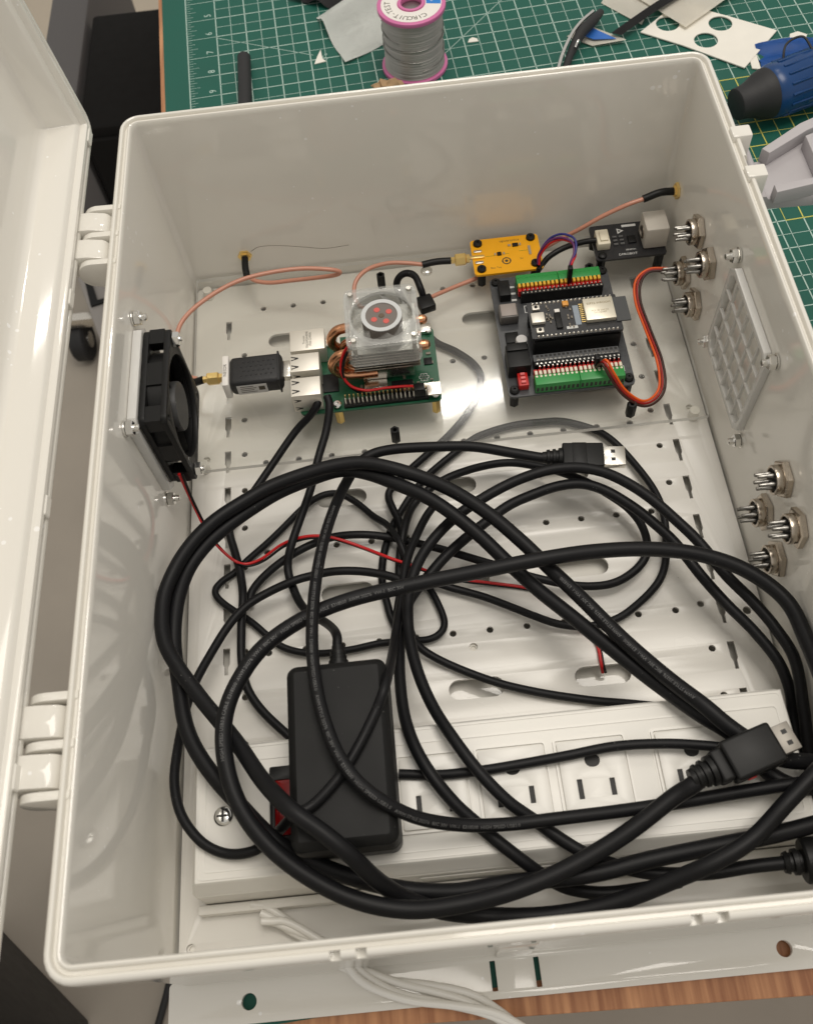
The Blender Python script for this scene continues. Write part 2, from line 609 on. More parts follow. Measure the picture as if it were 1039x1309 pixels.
# centre lines of the cables, in millimetres (panel top is z = 0): name -> (radius, points)
CABLES = {
    'A': (3.90, [(93.3, -156.9, 58.1), (75.9, -166.6, 55.9), (53.1, -179.1, 52.8), (27.4, -190.0, 51.0), (2.5, -197.2, 51.0), (-21.6, -201.1, 55.0), (-44.8, -201.5, 59.0), (-67.4, -195.4, 62.0), (-88.3, -183.0, 64.1), (-104.3, -168.2, 67.5), (-115.4, -150.6, 68.1), (-120.4, -130.9, 70.0), (-120.2, -112.9, 70.0), (-114.0, -96.7, 70.0), (-102.1, -80.2, 68.0), (-82.7, -66.3, 64.0), (-59.6, -57.2, 60.0), (-28.0, -51.9, 58.0), (3.9, -48.2, 57.0), (36.0, -44.6, 56.0), (64.3, -42.5, 54.0), (92.2, -43.5, 52.0), (117.2, -48.7, 50.0), (138.6, -59.5, 48.0), (153.6, -77.0, 47.0), (155.8, -99.8, 51.0), (153.9, -130.1, 60.5), (151.3, -160.1, 65.4)]),
    'B': (3.00, [(49.5, 30.2, 31.0), (34.1, 34.7, 32.0), (12.6, 41.1, 33.0), (-9.6, 43.3, 34.0), (-31.9, 44.6, 34.0), (-45.6, 42.6, 34.0), (-54.6, 36.5, 33.0), (-61.9, 24.4, 34.0), (-67.9, 5.5, 42.0), (-72.7, -19.8, 55.0), (-75.8, -44.8, 66.0), (-77.6, -66.1, 72.0), (-78.1, -85.5, 76.0), (-76.8, -103.8, 79.0), (-74.0, -120.0, 81.0), (-68.4, -137.8, 83.0), (-60.7, -150.8, 82.0), (-50.0, -160.2, 78.0), (-36.1, -166.5, 68.0), (-17.9, -169.4, 58.0), (2.8, -170.2, 53.0), (27.4, -169.6, 51.0), (55.8, -168.6, 48.7), (84.1, -167.3, 48.6), (108.4, -166.0, 50.4), (129.3, -165.2, 51.3), (143.7, -165.3, 49.7)]),
    'C1': (3.80, [(152.5, -156.1, 44.0), (140.1, -155.4, 48.0), (126.8, -152.8, 51.4), (116.1, -145.5, 55.0), (107.5, -137.8, 56.4), (98.8, -127.8, 56.8), (86.7, -112.1, 53.0), (71.2, -90.4, 50.1), (56.4, -68.0, 48.0), (42.2, -47.2, 46.0), (28.9, -28.0, 47.0), (16.5, -13.0, 48.0), (-0.5, 2.0, 49.0), (-18.3, 14.5, 49.1), (-34.6, 22.4, 50.9), (-49.2, 27.2, 51.1), (-64.4, 27.3, 50.8), (-81.8, 24.3, 50.3), (-101.5, 19.1, 49.7), (-116.6, 11.7, 49.6), (-130.0, 2.3, 50.3), (-141.3, -9.7, 51.3), (-150.6, -23.9, 52.4), (-156.1, -38.1, 52.7), (-156.5, -53.7, 53.9), (-153.7, -69.4, 55.5), (-146.5, -83.0, 57.2), (-136.7, -96.5, 58.1), (-126.3, -110.4, 60.0), (-116.3, -124.8, 63.0), (-103.8, -143.5, 72.0), (-89.7, -159.2, 83.0), (-78.3, -169.1, 82.0), (-66.7, -179.7, 77.0), (-56.7, -188.8, 64.0), (-44.9, -195.8, 49.7), (-30.5, -201.7, 41.8), (-12.0, -205.1, 36.0), (8.4, -207.2, 38.0), (28.9, -206.7, 40.0), (49.3, -204.3, 44.0), (69.5, -200.0, 50.0), (86.1, -195.4, 56.0), (104.4, -187.0, 58.0), (122.9, -174.1, 56.3), (138.8, -163.3, 58.2), (154.1, -152.3, 56.4)]),
    'C2': (3.80, [(150.7, -165.7, 40.6), (134.9, -165.2, 44.1), (124.3, -158.6, 44.3), (116.6, -148.8, 47.0), (110.1, -139.4, 48.4), (96.7, -128.2, 49.0), (82.0, -110.9, 45.2), (65.8, -91.2, 43.0), (50.3, -72.8, 41.0), (35.3, -55.6, 40.0), (23.4, -39.4, 40.0), (11.1, -23.3, 42.0), (-1.9, -10.0, 44.0), (-17.3, 3.8, 46.0), (-33.4, 15.4, 45.7), (-48.0, 24.4, 43.9), (-63.2, 28.2, 43.2), (-80.9, 24.6, 42.7), (-98.6, 19.1, 42.2), (-114.7, 10.1, 42.4), (-127.3, -0.3, 43.7), (-138.0, -11.4, 44.7), (-146.7, -24.3, 45.6), (-150.7, -38.5, 47.2), (-151.6, -54.1, 48.1), (-151.0, -71.2, 48.4), (-148.3, -88.3, 50.1), (-144.2, -107.0, 52.0), (-137.5, -123.0, 53.0), (-127.4, -138.8, 54.0), (-116.0, -151.6, 56.2), (-102.2, -165.9, 60.4), (-91.3, -174.3, 54.5), (-77.0, -181.9, 48.0), (-60.3, -187.6, 44.0), (-41.7, -191.9, 41.0), (-22.8, -194.4, 41.5), (-3.6, -193.7, 42.1), (17.2, -193.4, 42.3), (37.9, -192.6, 43.5), (62.4, -189.6, 45.2), (90.2, -187.5, 46.0), (114.8, -185.3, 46.0), (138.2, -181.6, 46.0)]),
    'M1': (3.00, [(150.2, -195.0, 12.0), (153.0, -164.9, 14.0), (153.9, -144.9, 18.0), (155.2, -125.0, 24.0), (155.7, -102.1, 30.0), (150.9, -84.5, 30.0), (143.2, -69.4, 31.0), (133.2, -53.6, 32.0), (123.2, -34.1, 34.0), (113.5, -20.3, 36.0), (103.6, -7.1, 37.0), (93.1, 4.1, 37.0), (82.1, 13.1, 36.0), (70.1, 18.3, 35.0), (57.0, 20.1, 34.0), (45.1, 19.1, 33.0), (30.1, 15.6, 31.0), (13.9, 8.6, 30.0), (-0.1, 0.8, 29.0), (-12.0, -9.0, 29.0), (-21.2, -19.5, 29.0), (-27.8, -31.4, 30.0), (-31.8, -43.8, 31.0), (-33.8, -59.3, 33.3), (-33.4, -75.5, 36.0), (-30.5, -93.7, 40.0), (-25.1, -111.5, 44.0), (-17.1, -129.2, 50.0), (-7.4, -145.6, 51.0), (3.8, -159.1, 48.0), (15.1, -168.1, 44.0), (24.7, -176.4, 43.3), (34.4, -183.7, 43.3), (46.3, -188.7, 37.5), (63.1, -193.9, 35.0), (86.7, -196.6, 36.0), (107.2, -195.9, 38.0), (125.9, -196.0, 40.0)]),
    'M2': (3.00, [(150.0, -179.9, 6.0), (153.0, -150.2, 7.0), (154.9, -125.0, 8.0), (154.3, -111.6, 15.0), (151.1, -98.0, 20.0), (142.6, -81.7, 22.0), (132.5, -66.5, 23.0), (124.1, -51.1, 24.0), (114.2, -29.9, 25.0), (104.3, -16.2, 26.0), (93.8, -3.7, 27.0), (82.6, 6.2, 28.0), (70.5, 11.7, 28.0), (56.3, 12.6, 27.0), (42.0, 10.4, 25.0), (28.2, 6.2, 23.0), (13.9, -2.6, 22.0), (0.5, -11.8, 21.0), (-11.0, -21.1, 21.0), (-20.1, -30.0, 21.0), (-29.1, -40.0, 21.8), (-35.6, -52.7, 23.2), (-39.2, -72.5, 29.9), (-40.7, -91.3, 36.0), (-39.7, -111.2, 42.0), (-35.6, -129.9, 49.0), (-29.3, -144.8, 51.0), (-20.6, -157.0, 48.0), (-11.1, -166.7, 45.0), (-1.4, -177.0, 44.0), (9.7, -186.4, 39.7), (19.8, -192.3, 31.9), (30.2, -196.9, 26.0), (44.1, -199.7, 24.0), (62.0, -199.0, 24.0), (78.4, -197.2, 24.0)]),
    'I': (2.40, [(-32.9, -40.3, 16.0), (-35.1, -31.2, 16.1), (-40.4, -26.7, 16.0), (-55.4, -21.6, 15.0), (-71.5, -19.7, 15.0), (-84.7, -20.6, 15.0), (-95.5, -22.8, 16.3), (-108.9, -27.4, 15.3), (-122.1, -35.2, 15.0), (-132.9, -46.5, 15.0), (-140.8, -59.9, 17.0), (-147.0, -75.9, 21.0), (-150.6, -92.6, 26.0), (-152.1, -111.9, 34.0), (-151.8, -129.5, 40.0), (-148.5, -144.3, 43.0), (-143.5, -155.6, 44.0), (-136.1, -163.9, 44.0), (-125.2, -168.7, 44.0), (-113.3, -169.2, 46.0), (-105.3, -165.0, 44.9), (-98.7, -163.3, 54.8), (-88.2, -161.3, 74.7), (-79.7, -157.1, 76.0), (-67.3, -145.7, 76.0), (-58.0, -133.6, 76.0), (-50.9, -119.8, 74.7), (-45.2, -105.8, 74.7), (-41.9, -79.6, 44.0), (-38.9, -60.3, 31.9), (-37.0, -47.3, 26.8), (-35.0, -36.2, 24.1), (-32.4, -24.8, 22.1), (-28.9, -13.0, 19.8), (-24.1, -1.8, 18.0), (-18.3, 8.1, 17.0), (-12.6, 15.7, 16.0)]),
    'J': (2.40, [(-123.2, -30.0, 4.0), (-120.7, -21.5, 5.0), (-112.6, -12.6, 7.0), (-100.8, -5.0, 9.0), (-85.6, 1.2, 10.0), (-70.9, 5.0, 10.0), (-55.1, 4.6, 10.1), (-39.7, 1.8, 7.8), (-23.1, -5.2, 8.8), (-9.4, -11.5, 10.0), (5.3, -18.1, 10.0), (19.9, -24.7, 10.0), (36.2, -32.9, 9.0), (52.7, -38.7, 8.0), (67.6, -40.9, 7.0), (81.6, -40.2, 7.0), (93.0, -34.9, 7.0), (100.6, -27.0, 8.0), (103.3, -17.5, 9.0), (102.0, -8.4, 10.0), (97.0, 0.8, 11.0), (89.6, 9.4, 12.0), (78.0, 20.2, 13.0), (64.4, 28.2, 14.0), (50.7, 34.2, 14.0), (33.3, 40.4, 12.0), (13.8, 40.2, 11.0), (-3.3, 36.5, 10.0), (-15.7, 29.5, 9.0), (-25.3, 19.6, 9.0), (-31.3, 5.6, 13.2), (-34.7, -7.3, 11.7), (-36.4, -21.7, 11.4), (-36.4, -32.7, 11.3)]),
    'K': (2.40, [(-79.2, 87.9, 30.0), (-74.7, 84.6, 33.0), (-76.9, 81.7, 31.0), (-82.5, 78.6, 26.0), (-90.8, 73.5, 20.0), (-105.5, 56.9, 14.0), (-118.1, 41.7, 11.0), (-128.8, 28.1, 9.0), (-133.2, 18.2, 8.0), (-130.5, 3.4, 7.3), (-127.3, -11.6, 7.5), (-125.0, -27.6, 10.0), (-126.1, -44.9, 9.0), (-126.8, -61.3, 8.0), (-125.1, -73.0, 8.0), (-120.9, -83.5, 8.0), (-113.5, -95.3, 8.0), (-102.4, -107.1, 7.0), (-95.7, -111.2, 6.0)]),
    'L': (2.40, [(-69.0, 85.6, 36.0), (-68.2, 79.0, 34.0), (-71.5, 66.7, 28.0), (-77.4, 50.9, 24.0), (-83.0, 31.4, 22.0), (-89.3, 14.9, 20.5), (-96.0, -2.2, 18.1), (-99.0, -12.5, 12.7), (-96.8, -24.4, 11.6), (-89.9, -40.7, 17.0), (-80.6, -53.1, 28.0), (-73.8, -65.2, 42.0), (-70.1, -75.3, 52.0)]),
    'N': (2.00, [(-29.4, -30.5, 16.2), (-31.7, -16.9, 15.5), (-35.0, -5.1, 17.2), (-41.3, 9.0, 9.1), (-48.8, 17.8, 5.0), (-57.9, 29.0, 4.0), (-67.8, 36.7, 4.0), (-77.2, 37.4, 4.0), (-86.8, 32.1, 4.0), (-98.8, 21.3, 4.0), (-110.6, 10.8, 4.0), (-121.3, 1.6, 3.5), (-131.5, -8.0, 2.9), (-138.9, -13.1, 4.0), (-142.5, -17.6, 4.0), (-139.7, -23.7, 4.0), (-131.2, -32.4, 4.0), (-121.5, -40.6, 4.0), (-112.8, -48.6, 4.0), (-103.8, -56.5, 4.0), (-93.1, -61.3, 4.0), (-81.6, -63.0, 4.0), (-66.5, -62.0, 4.0), (-51.3, -59.9, 3.6), (-36.3, -60.6, 3.4), (-24.3, -61.3, 4.0), (-17.5, -57.9, 4.0), (-15.1, -50.8, 4.0), (-17.7, -38.7, 3.9), (-21.2, -29.2, 2.9), (-23.9, -24.8, 3.4)]),
    'Q': (2.20, [(-41.0, -57.7, 6.7), (-42.6, -48.8, 4.5), (-44.6, -40.8, 4.9), (-47.4, -24.3, 4.0), (-46.0, -12.1, 4.0), (-42.3, 1.3, 3.4), (-38.3, 13.1, 2.6), (-30.3, 24.9, 3.3), (-20.9, 35.7, 4.0), (-12.0, 45.0, 4.0), (0.9, 55.6, 4.0), (14.4, 64.6, 4.0), (23.9, 68.0, 4.0), (40.3, 71.6, 4.0), (57.2, 72.3, 4.0), (71.4, 71.0, 4.0), (86.8, 63.2, 4.0), (96.7, 53.3, 5.0), (105.7, 39.3, 5.0), (112.3, 23.2, 6.0), (115.6, 7.4, 7.0), (115.9, -8.0, 7.0), (114.1, -20.8, 6.0), (110.5, -32.1, 5.0), (103.7, -43.3, 5.0), (92.6, -53.3, 5.0), (79.2, -60.5, 5.0), (62.5, -63.2, 5.0), (47.2, -60.6, 5.0), (33.3, -53.9, 5.0), (23.3, -48.1, 5.0), (8.0, -39.3, 5.0), (-7.4, -32.8, 5.0), (-19.3, -28.9, 7.0), (-28.9, -28.0, 6.5)]),
    'P': (2.30, [(-5.0, 162.4, 24.0), (-5.9, 166.4, 30.0), (-8.5, 174.9, 32.0), (-13.7, 178.4, 32.0), (-18.5, 177.6, 30.0), (-20.7, 175.4, 24.0), (-17.6, 171.1, 14.0), (-9.3, 160.4, 5.7), (-0.2, 143.4, 4.0), (12.0, 133.3, 4.0), (21.8, 122.4, 4.0), (26.0, 111.3, 4.0), (23.1, 100.0, 4.0), (17.4, 89.9, 4.0), (9.9, 79.7, 4.0), (-1.1, 67.8, 4.0), (-14.2, 56.4, 5.0), (-27.0, 45.2, 6.0), (-36.1, 35.9, 7.0), (-39.0, 29.3, 7.0), (-37.4, 19.9, 7.3), (-33.7, 9.5, 6.4), (-33.0, -0.7, 3.2), (-33.9, -15.0, 6.9), (-36.5, -29.1, 6.5), (-39.3, -44.0, 8.8), (-40.6, -56.1, 10.6)]),
    'S': (2.20, [(-34.4, -55.9, 14.0), (-31.9, -62.3, 9.0), (-26.2, -68.6, 6.0), (-15.6, -76.5, 5.0), (-2.6, -83.7, 4.0), (12.4, -90.5, 4.0), (29.0, -96.2, 4.0), (44.7, -100.9, 4.0), (60.4, -105.1, 4.0), (76.1, -108.0, 4.0), (87.9, -110.1, 4.0)]),
    'T': (2.40, [(-44.7, -141.4, 43.0), (-28.3, -143.1, 43.0), (-10.4, -143.3, 44.0), (12.4, -142.4, 44.0), (34.8, -141.3, 45.0), (58.4, -139.3, 46.0), (79.8, -140.3, 47.0), (96.9, -143.4, 48.0), (108.7, -146.5, 48.0)]),
    'red': (0.75, [(-148.2, 25.6, 62.0), (-148.4, 24.3, 44.0), (-146.8, 19.3, 30.0), (-142.9, 10.5, 20.0), (-137.3, 3.3, 13.1), (-129.6, -4.2, 11.3), (-123.5, -5.6, 8.5), (-114.3, -3.4, 9.0), (-102.1, 1.9, 13.4), (-90.2, 3.3, 16.9), (-78.9, 2.3, 18.0), (-68.2, -0.4, 16.0), (-54.5, -6.8, 14.5), (-40.3, -16.2, 17.2), (-27.7, -22.9, 18.0), (-15.3, -26.8, 12.0), (-2.5, -28.5, 6.0), (12.6, -30.8, 3.0), (33.9, -36.2, 2.0), (41.8, -41.9, 2.0), (50.9, -52.8, 2.0), (59.8, -63.1, 2.0), (65.4, -72.3, 2.0), (65.9, -83.8, 1.5), (66.7, -87.2, -4.0)]),
    'coaxA': (1.40, [(-120.0, 204.0, 26.0), (-118.9, 200.8, 24.0), (-114.2, 194.6, 24.0), (-103.8, 191.0, 24.0), (-88.0, 188.9, 26.0), (-69.5, 185.1, 30.0), (-58.9, 181.9, 34.0), (-56.5, 181.4, 37.0), (-63.1, 181.5, 40.0), (-80.3, 182.9, 42.0), (-100.1, 180.6, 44.0), (-117.2, 175.4, 46.0), (-132.0, 168.4, 46.0), (-146.6, 157.1, 46.0), (-155.7, 147.5, 44.0), (-158.9, 137.5, 42.0), (-158.9, 128.9, 38.0), (-158.9, 120.9, 34.0), (-155.7, 115.6, 32.0), (-148.6, 113.0, 31.0)]),
    'coaxB': (1.40, [(-2.3, 191.7, 24.0), (-12.9, 192.8, 26.0), (-24.6, 192.6, 28.0), (-36.5, 188.4, 30.0), (-44.1, 182.7, 30.0), (-48.3, 175.8, 28.0), (-48.2, 165.8, 25.0), (-41.3, 160.2, 22.0), (-26.3, 159.2, 20.0), (-13.5, 161.5, 19.0), (-0.2, 168.4, 18.0), (16.0, 176.6, 16.0), (32.3, 183.3, 15.0), (48.9, 190.8, 14.0), (64.4, 196.9, 14.0), (75.9, 198.3, 18.0), (87.9, 196.3, 28.0), (99.3, 193.5, 38.0), (113.1, 192.7, 48.0), (127.0, 192.7, 55.0), (137.8, 194.3, 57.0)]),
}


def cols(a, b, c, loc=(0, 0, 0)):
    m = Matrix((a, b, c)).transposed().to_4x4()
    m.translation = Vector(loc)
    return m


IN_LEFT = cols((0, 1, 0), (0, 0, 1), (1, 0, 0))        # local z points from the left wall into the box
IN_RIGHT = cols((0, -1, 0), (0, 0, 1), (-1, 0, 0))     # local z points from the right wall into the box
XZ = cols((1, 0, 0), (0, 0, 1), (0, -1, 0))            # local y becomes up, local z becomes -y

FLOOR_Z = -780.0
BENCH_Z = -20.0
# ================================================================== the setting
bm = bmesh.new()
add_box(bm, -6000, 6000, -5000, 6000, FLOOR_Z - 20, FLOOR_Z)
struct(finish(bm, 'floor', CONC))

# bench top, slightly askew to the box
bench = thing('workbench', 'plywood workbench top with a bare wood front edge under the mat', 'workbench')
bl = [(-160, -241.5), (137, -248), (900, -262), (900, 1250), (-247, 1250)]
plate('bench_top', [bl], BENCH_Z - 19, BENCH_Z, WOOD, bench, bevel=0.6)
for x, y in ((-140, -180), (840, -180), (840, 1190), (-200, 1190)):
    box('leg', (x - 28, x + 28, y - 28, y + 28, FLOOR_Z, BENCH_Z - 19.5), WOOD, bench)

# cutting mat with its printed inch grid
MO = Vector((-182.5, 571.2, 0))
MA = math.radians(3.5)
P1 = 25.9


def mat_pt(u, v):
    return (MO.x + u * math.cos(MA) - v * math.sin(MA), MO.y + u * math.sin(MA) + v * math.cos(MA))


mat_t = thing('cutting_mat', 'green self-healing cutting mat with white inch grid covering the bench', 'cutting mat')
U0, U1, V0, V1 = -21, 36 * P1, -812, 15 * P1
plate('mat_sheet', [[mat_pt(*q) for q in rrect(U0, U1, V0, V1, 8)]], BENCH_Z + 0.02, BENCH_Z + 2, MATG, mat_t)
MZ = BENCH_Z + 2.08


def strip_quads(bm, segs, z):
    for (u0, v0, u1, v1, w) in segs:
        d = Vector((u1 - u0, v1 - v0))
        if d.length < 1e-6:
            continue
        nrm = Vector((-d.y, d.x)).normalized() * (w / 2)
        q = [(u0 + nrm.x, v0 + nrm.y), (u0 - nrm.x, v0 - nrm.y), (u1 - nrm.x, v1 - nrm.y), (u1 + nrm.x, v1 + nrm.y)]
        bm.faces.new([bm.verts.new((*mat_pt(*a), z)) for a in q])


YU, YV = 16.25 * P1, -14.0 * P1
YV2 = YV + 6 * P1
wl, yl = [], []
for i in range(0, 72):
    u = i * P1 / 2
    if i == 1:
        continue
    w = 0.85 if i % 2 == 0 else 0.45
    v0 = -29 * P1
    if i >= 33:
        u = u - P1 / 4
        wl += [(u, v0, u, YV, w)]
        yl += [(u, YV, u, YV2, w)]
        wl += [(u, YV2, u, V1 - 8, w)]
    else:
        wl.append((u, v0, u, V1 - 8, w))
for i in range(-58, 30):
    v = i * P1 / 2
    w = 0.85 if i % 2 == 0 else 0.45
    if i % 2 == 0:
        wl.append((0, v, P1, v, 0.5))
    if YV - 1 <= v <= YV2 + 1:
        wl.append((P1, v, 32.5 * P1 / 2, v, w))
        yl.append((32.5 * P1 / 2, v, U1 - 8, v, w))
    else:
        wl.append((P1, v, U1 - 8, v, w))
for i in range(-58 * 4, 30 * 4):                                   # ruler ticks along the left border
    if i % 8 == 0:
        continue
    L = 9 if i % 4 == 0 else (6.5 if i % 2 == 0 else 4)
    wl.append((0, i * P1 / 8, L, i * P1 / 8, 0.35))
for u0, v0, u1, v1 in ((P1, -2.0 * P1 - 2, 4.1 * P1, -3.75 * P1), (9 * P1, 1.2 * P1, 16 * P1, -1.4 * P1), (17 * P1, -4 * P1, 23 * P1, 1 * P1), (8 * P1, -5 * P1, 15 * P1, 2 * P1)):
    wl.append((u0, v0, u1, v1, 0.5))
bm = bmesh.new()
strip_quads(bm, wl, MZ)
finish(bm, 'printed_grid', MATL, mat_t, flat=True)
bm = bmesh.new()
strip_quads(bm, yl, MZ + 0.05)
finish(bm, 'printed_grid', MATY, mat_t, flat=True)
for i, s in enumerate(('2', '3', '4', '5', '6', '7', '8', '9', '10')):
    x, y = mat_pt(P1 - 6.5, (1.0 - i + 1.22) * P1 - 0.0)
    text('printed_number', s, 8.5, MATL, mat_t, (x, y, MZ), MA + math.pi / 2)
x, y = mat_pt(4.45 * P1, -4.0 * P1)
text('printed_number', '45\u00b0', 9, MATL, mat_t, (x, y, MZ), MA + 0.75)
rebase(mat_t)

# ================================================================== the enclosure
ENC = thing('electronics_enclosure', 'large open cream plastic electronics enclosure with its door swung left', 'enclosure')
RX, RY, RZ = 167.8, 223.0, 137.0
prof = [(4.8, -14), (4.2, 118), (3.6, 119.6), (0.8, 121), (0.1, 122.5), (0, 134.2), (0.5, 135.9), (1.3, 136.8), (2.0, 137), (2.7, 136.6),
        (3.1, 135.4), (3.2, 134.2), (4.7, 134.2), (4.8, 135.3), (5.2, 136.3), (5.8, 136.7), (6.4, 136.5), (6.9, 135.6), (7.0, 133),
        (7.6, 0), (8.0, -6), (9.2, -8.4), (11.5, -9.4), (14, -9.6)]
bm = bmesh.new()
add_ring_sweep(bm, (-RX, RX, -RY, RY), 11.0, prof, close=True)
bmesh.ops.recalc_face_normals(bm, faces=bm.faces)
body = finish(bm, 'body', WHITE, ENC, sharp=50)
cut = bmesh.new()
for x in (-66, -57, 57, 66):
    add_box(cut, x - 1.9, x + 1.9, -RY - 2, -RY + 3.0, 130.5, 140)
for y in (-130, 0, 130):
    add_box(cut, RX - 2.4, RX + 2, y - 5, y + 5, 131.5, 140)
cutter = finish(cut, 'cutter', WHITE)
md = body.modifiers.new('notches', 'BOOLEAN')
md.operation = 'DIFFERENCE'
md.solver = 'EXACT'
md.object = cutter
bpy.context.view_layer.update()
me = bpy.data.meshes.new_from_object(body.evaluated_get(bpy.context.evaluated_depsgraph_get()))
body.modifiers.clear()
body.data = me
me.polygons.foreach_set('use_smooth', [True] * len(me.polygons))
me.set_sharp_from_angle(angle=math.radians(40))
bpy.data.objects.remove(cutter)

# mounting flanges front and back
for s in (-1, 1):
    y0, y1 = sorted((s * 216.5, s * 237.0))
    lp = [rrect(-166.5, 166.5, y0, y1, 2.5), circle(-127.7, s * 227.6, 3.7), circle(127.7, s * 227.6, 3.7),
          rrect(-11.6, -9.0, *sorted((s * 220.5, s * 233.5)), 0.4), rrect(9.4, 12.0, *sorted((s * 220.5, s * 233.5)), 0.4)]
    plate('mounting_flange', lp, -17.2, -13.2, WHITE, ENC, bevel=0.25)
# short foot rail behind the flange line
box('flange_rib', (-8.2, 8.6, -219.2, -217.9, -13.1, 60), WHITE, ENC, bev=0.4)

# hinges: plates on the box, thick knuckles on the door
PVX, PVZ = -177.0, 127.0


def hinge_poly(x_far, x_tip_c, r, h0):
    pts = [(x_far, PVZ + r * 0.95), (x_tip_c, PVZ + r)]
    pts += [(x_tip_c - r * math.sin(a), PVZ + r * math.cos(a)) for a in [math.pi * i / 10 for i in range(1, 10)]]
    pts += [(x_tip_c, PVZ - r), (x_far, PVZ - h0)]
    return pts


for yc in (133.0, -138.0):
    for dy in (-19.5, 0, 19.5):
        m = XZ.copy()
        plate('hinge_plate', [hinge_poly(-163.5, PVX, 8.2, 16 if dy < 0 else 9)], -(yc + dy) - 1.8, -(yc + dy) + 1.8, WHITE, ENC, mtx=m, bevel=0.4)
    rod('hinge_pin', (PVX, yc - 21, PVZ), (PVX, yc + 21, PVZ), 2.0, WHITE, ENC)

# door, about ninety-five degrees open, seen from inside
DU = Vector((-0.095, 0, 0.9955))
DW = Vector((-0.9955, 0, -0.095))
D0 = Vector((-184.0, 0, 131.5))


def dpt(u, v, w):
    return D0 + DU * u + DW * w + Vector((0, v, 0))


dprof = [(6, 29), (1.5, 27.5), (0, 25), (0, 1.4), (0.5, 0.4), (1.5, 0), (3.0, 0.2), (3.6, 1.0), (3.8, 4.5), (6.6, 4.5), (6.8, -0.2), (7.4, -1.0), (9.6, -1.0),
         (10.2, -0.3), (10.6, 2.4), (13.2, 3.2), (14.4, 4.4), (16.0, 17.5), (17.2, 20), (19.6, 21.2), (24, 21.6)]
bm = bmesh.new()
add_ring_sweep(bm, (0, 336, -RY, RY), 11.0, dprof, to3=lambda x, y, h: dpt(x, y, h), close=True)
bmesh.ops.recalc_face_normals(bm, faces=bm.faces)
DOOR = finish(bm, 'door', WHITE, ENC, sharp=45)
DOOR['label'] = 'open door with a stepped inner rim, leaning back past upright'
for y in (207, 88, -32, -150):
    bm = bmesh.new()
    vs = []
    for u0, u1, v0, v1, w0, w1 in ((3.4, 8.0, y - 5, y + 5, -1.6, 4),):
        vs = [bm.verts.new(dpt(u, v, w)) for w in (w0, w1) for (u, v) in ((u0, v0), (u1, v0), (u1, v1), (u0, v1))]
        for f in ((0, 1, 2, 3), (7, 6, 5, 4), (0, 4, 5, 1), (1, 5, 6, 2), (2, 6, 7, 3), (3, 7, 4, 0)):
            bm.faces.new([vs[i] for i in f])
    bmesh.ops.recalc_face_normals(bm, faces=bm.faces)
    bmesh.ops.bevel(bm, geom=list(bm.edges), offset=0.5, segments=1, affect='EDGES')
    finish(bm, 'latch_tab', WHITE, DOOR)
for yc in (133.0, -138.0):
    for dy in (-9.75, 9.75):
        pts = [(-196, PVZ + 9), (PVX - 2, PVZ + 8.6), (PVX + 3, PVZ + 7.6)]
        pts += [(PVX + 3 + 5.2 * math.sin(a), PVZ + 2.4 + 5.2 * math.cos(a)) for a in [math.pi * i / 8 for i in range(1, 9)]]
        pts += [(PVX - 4, PVZ - 6), (-196, PVZ - 4)]
        plate('hinge_knuckle', [pts], -(yc + dy) - 6.6, -(yc + dy) + 6.6, WHITE, DOOR, mtx=XZ.copy(), bevel=0.7)

# latch on the right side
for y0 in (148.0, 118.0):
    box('latch_bracket', (163.0, 173.5, y0, y0 + 8.5, 116, 138.2), WHITE, ENC, bev=0.9)
LT = plate('latch', [[(172, 121), (181, 120), (205, 119), (262, 133), (262, 185), (206, 163), (182, 149), (172, 148)],
                     [(212, 126), (256, 137), (256, 176), (212, 157)]], 112, 119, LATCH, ENC, bevel=0.5)
LT['label'] = 'grey lever latch hanging open'
bm = bmesh.new()
for pts in ([(180, 116), (262, 129), (262, 135), (204, 124), (180, 121.5)], [(181, 149), (206, 165), (262, 188), (262, 181), (208, 159), (184, 145)], [(206, 126), (213, 127.5), (213, 157.5), (206, 155)]):
    me_ = plate_mesh([pts], 119.02, 127.5, 0.4)
    b2 = bmesh.new(); b2.from_mesh(me_); b2.to_mesh(me_); b2.free()
    bm.from_mesh(me_)
me_ = bpy.data.meshes.new('rail'); bm.to_mesh(me_); bm.free()
link_mesh(me_, 'latch_rail', LATCH, LT)
rod('latch_pin', (174.6, 117, 122), (174.6, 158, 122), 2.2, LATCH, LT)

# ================================================================== perforated mounting panel
PN = thing('mounting_panel', 'white enamelled panel with rows of slots and keyholes on the enclosure floor', 'panel')
loops = [rrect(-158.6, 158.6, -214.0, 214.0, 3)]
for y in (36.0, -26.0, -89.8, -152):
    for x in (-67.5, -1.5, 66.0):
        loops.append(stadium(x, y, 30, 11))
for x, y in ((34.5, 162), (-95, 162), (96, 99)):
    loops.append(stadium(x, y, 30, 11))
for y in (190.9, 129, 67, 4.9, -57.6, -120):
    for i in range(12):
        loops.append(circle(-113 + i * 20.45, y, 1.9, 12))
for s in (-1, 1):
    for i in range(12):
        y = 152.6 - 26.0 * i
        loops.append(circle(s * 126.2, y, 1.9, 12))
    for i in range(14):
        if s < 0 and i == 1:
            continue
        y = 174.5 - 26.1 * i
        x = s * 136.6
        loops.append([(x - 1.9, y + 8), (x + 1.9, y + 8), (x + 1.9, y - 1), (x + 1.0, y - 3), (x + 1.0, y - 7.5), (x - 1.0, y - 7.5), (x - 1.0, y - 3), (x - 1.9, y - 1)])
for x, y in ((-0.5, -66.5), (-150, 73.5), (150, 73.5), (-150, -62), (150, -62), (-152.8, -203.3), (152.8, -203.3), (0, -203)):
    loops.append(circle(x, y, 2.3, 14))
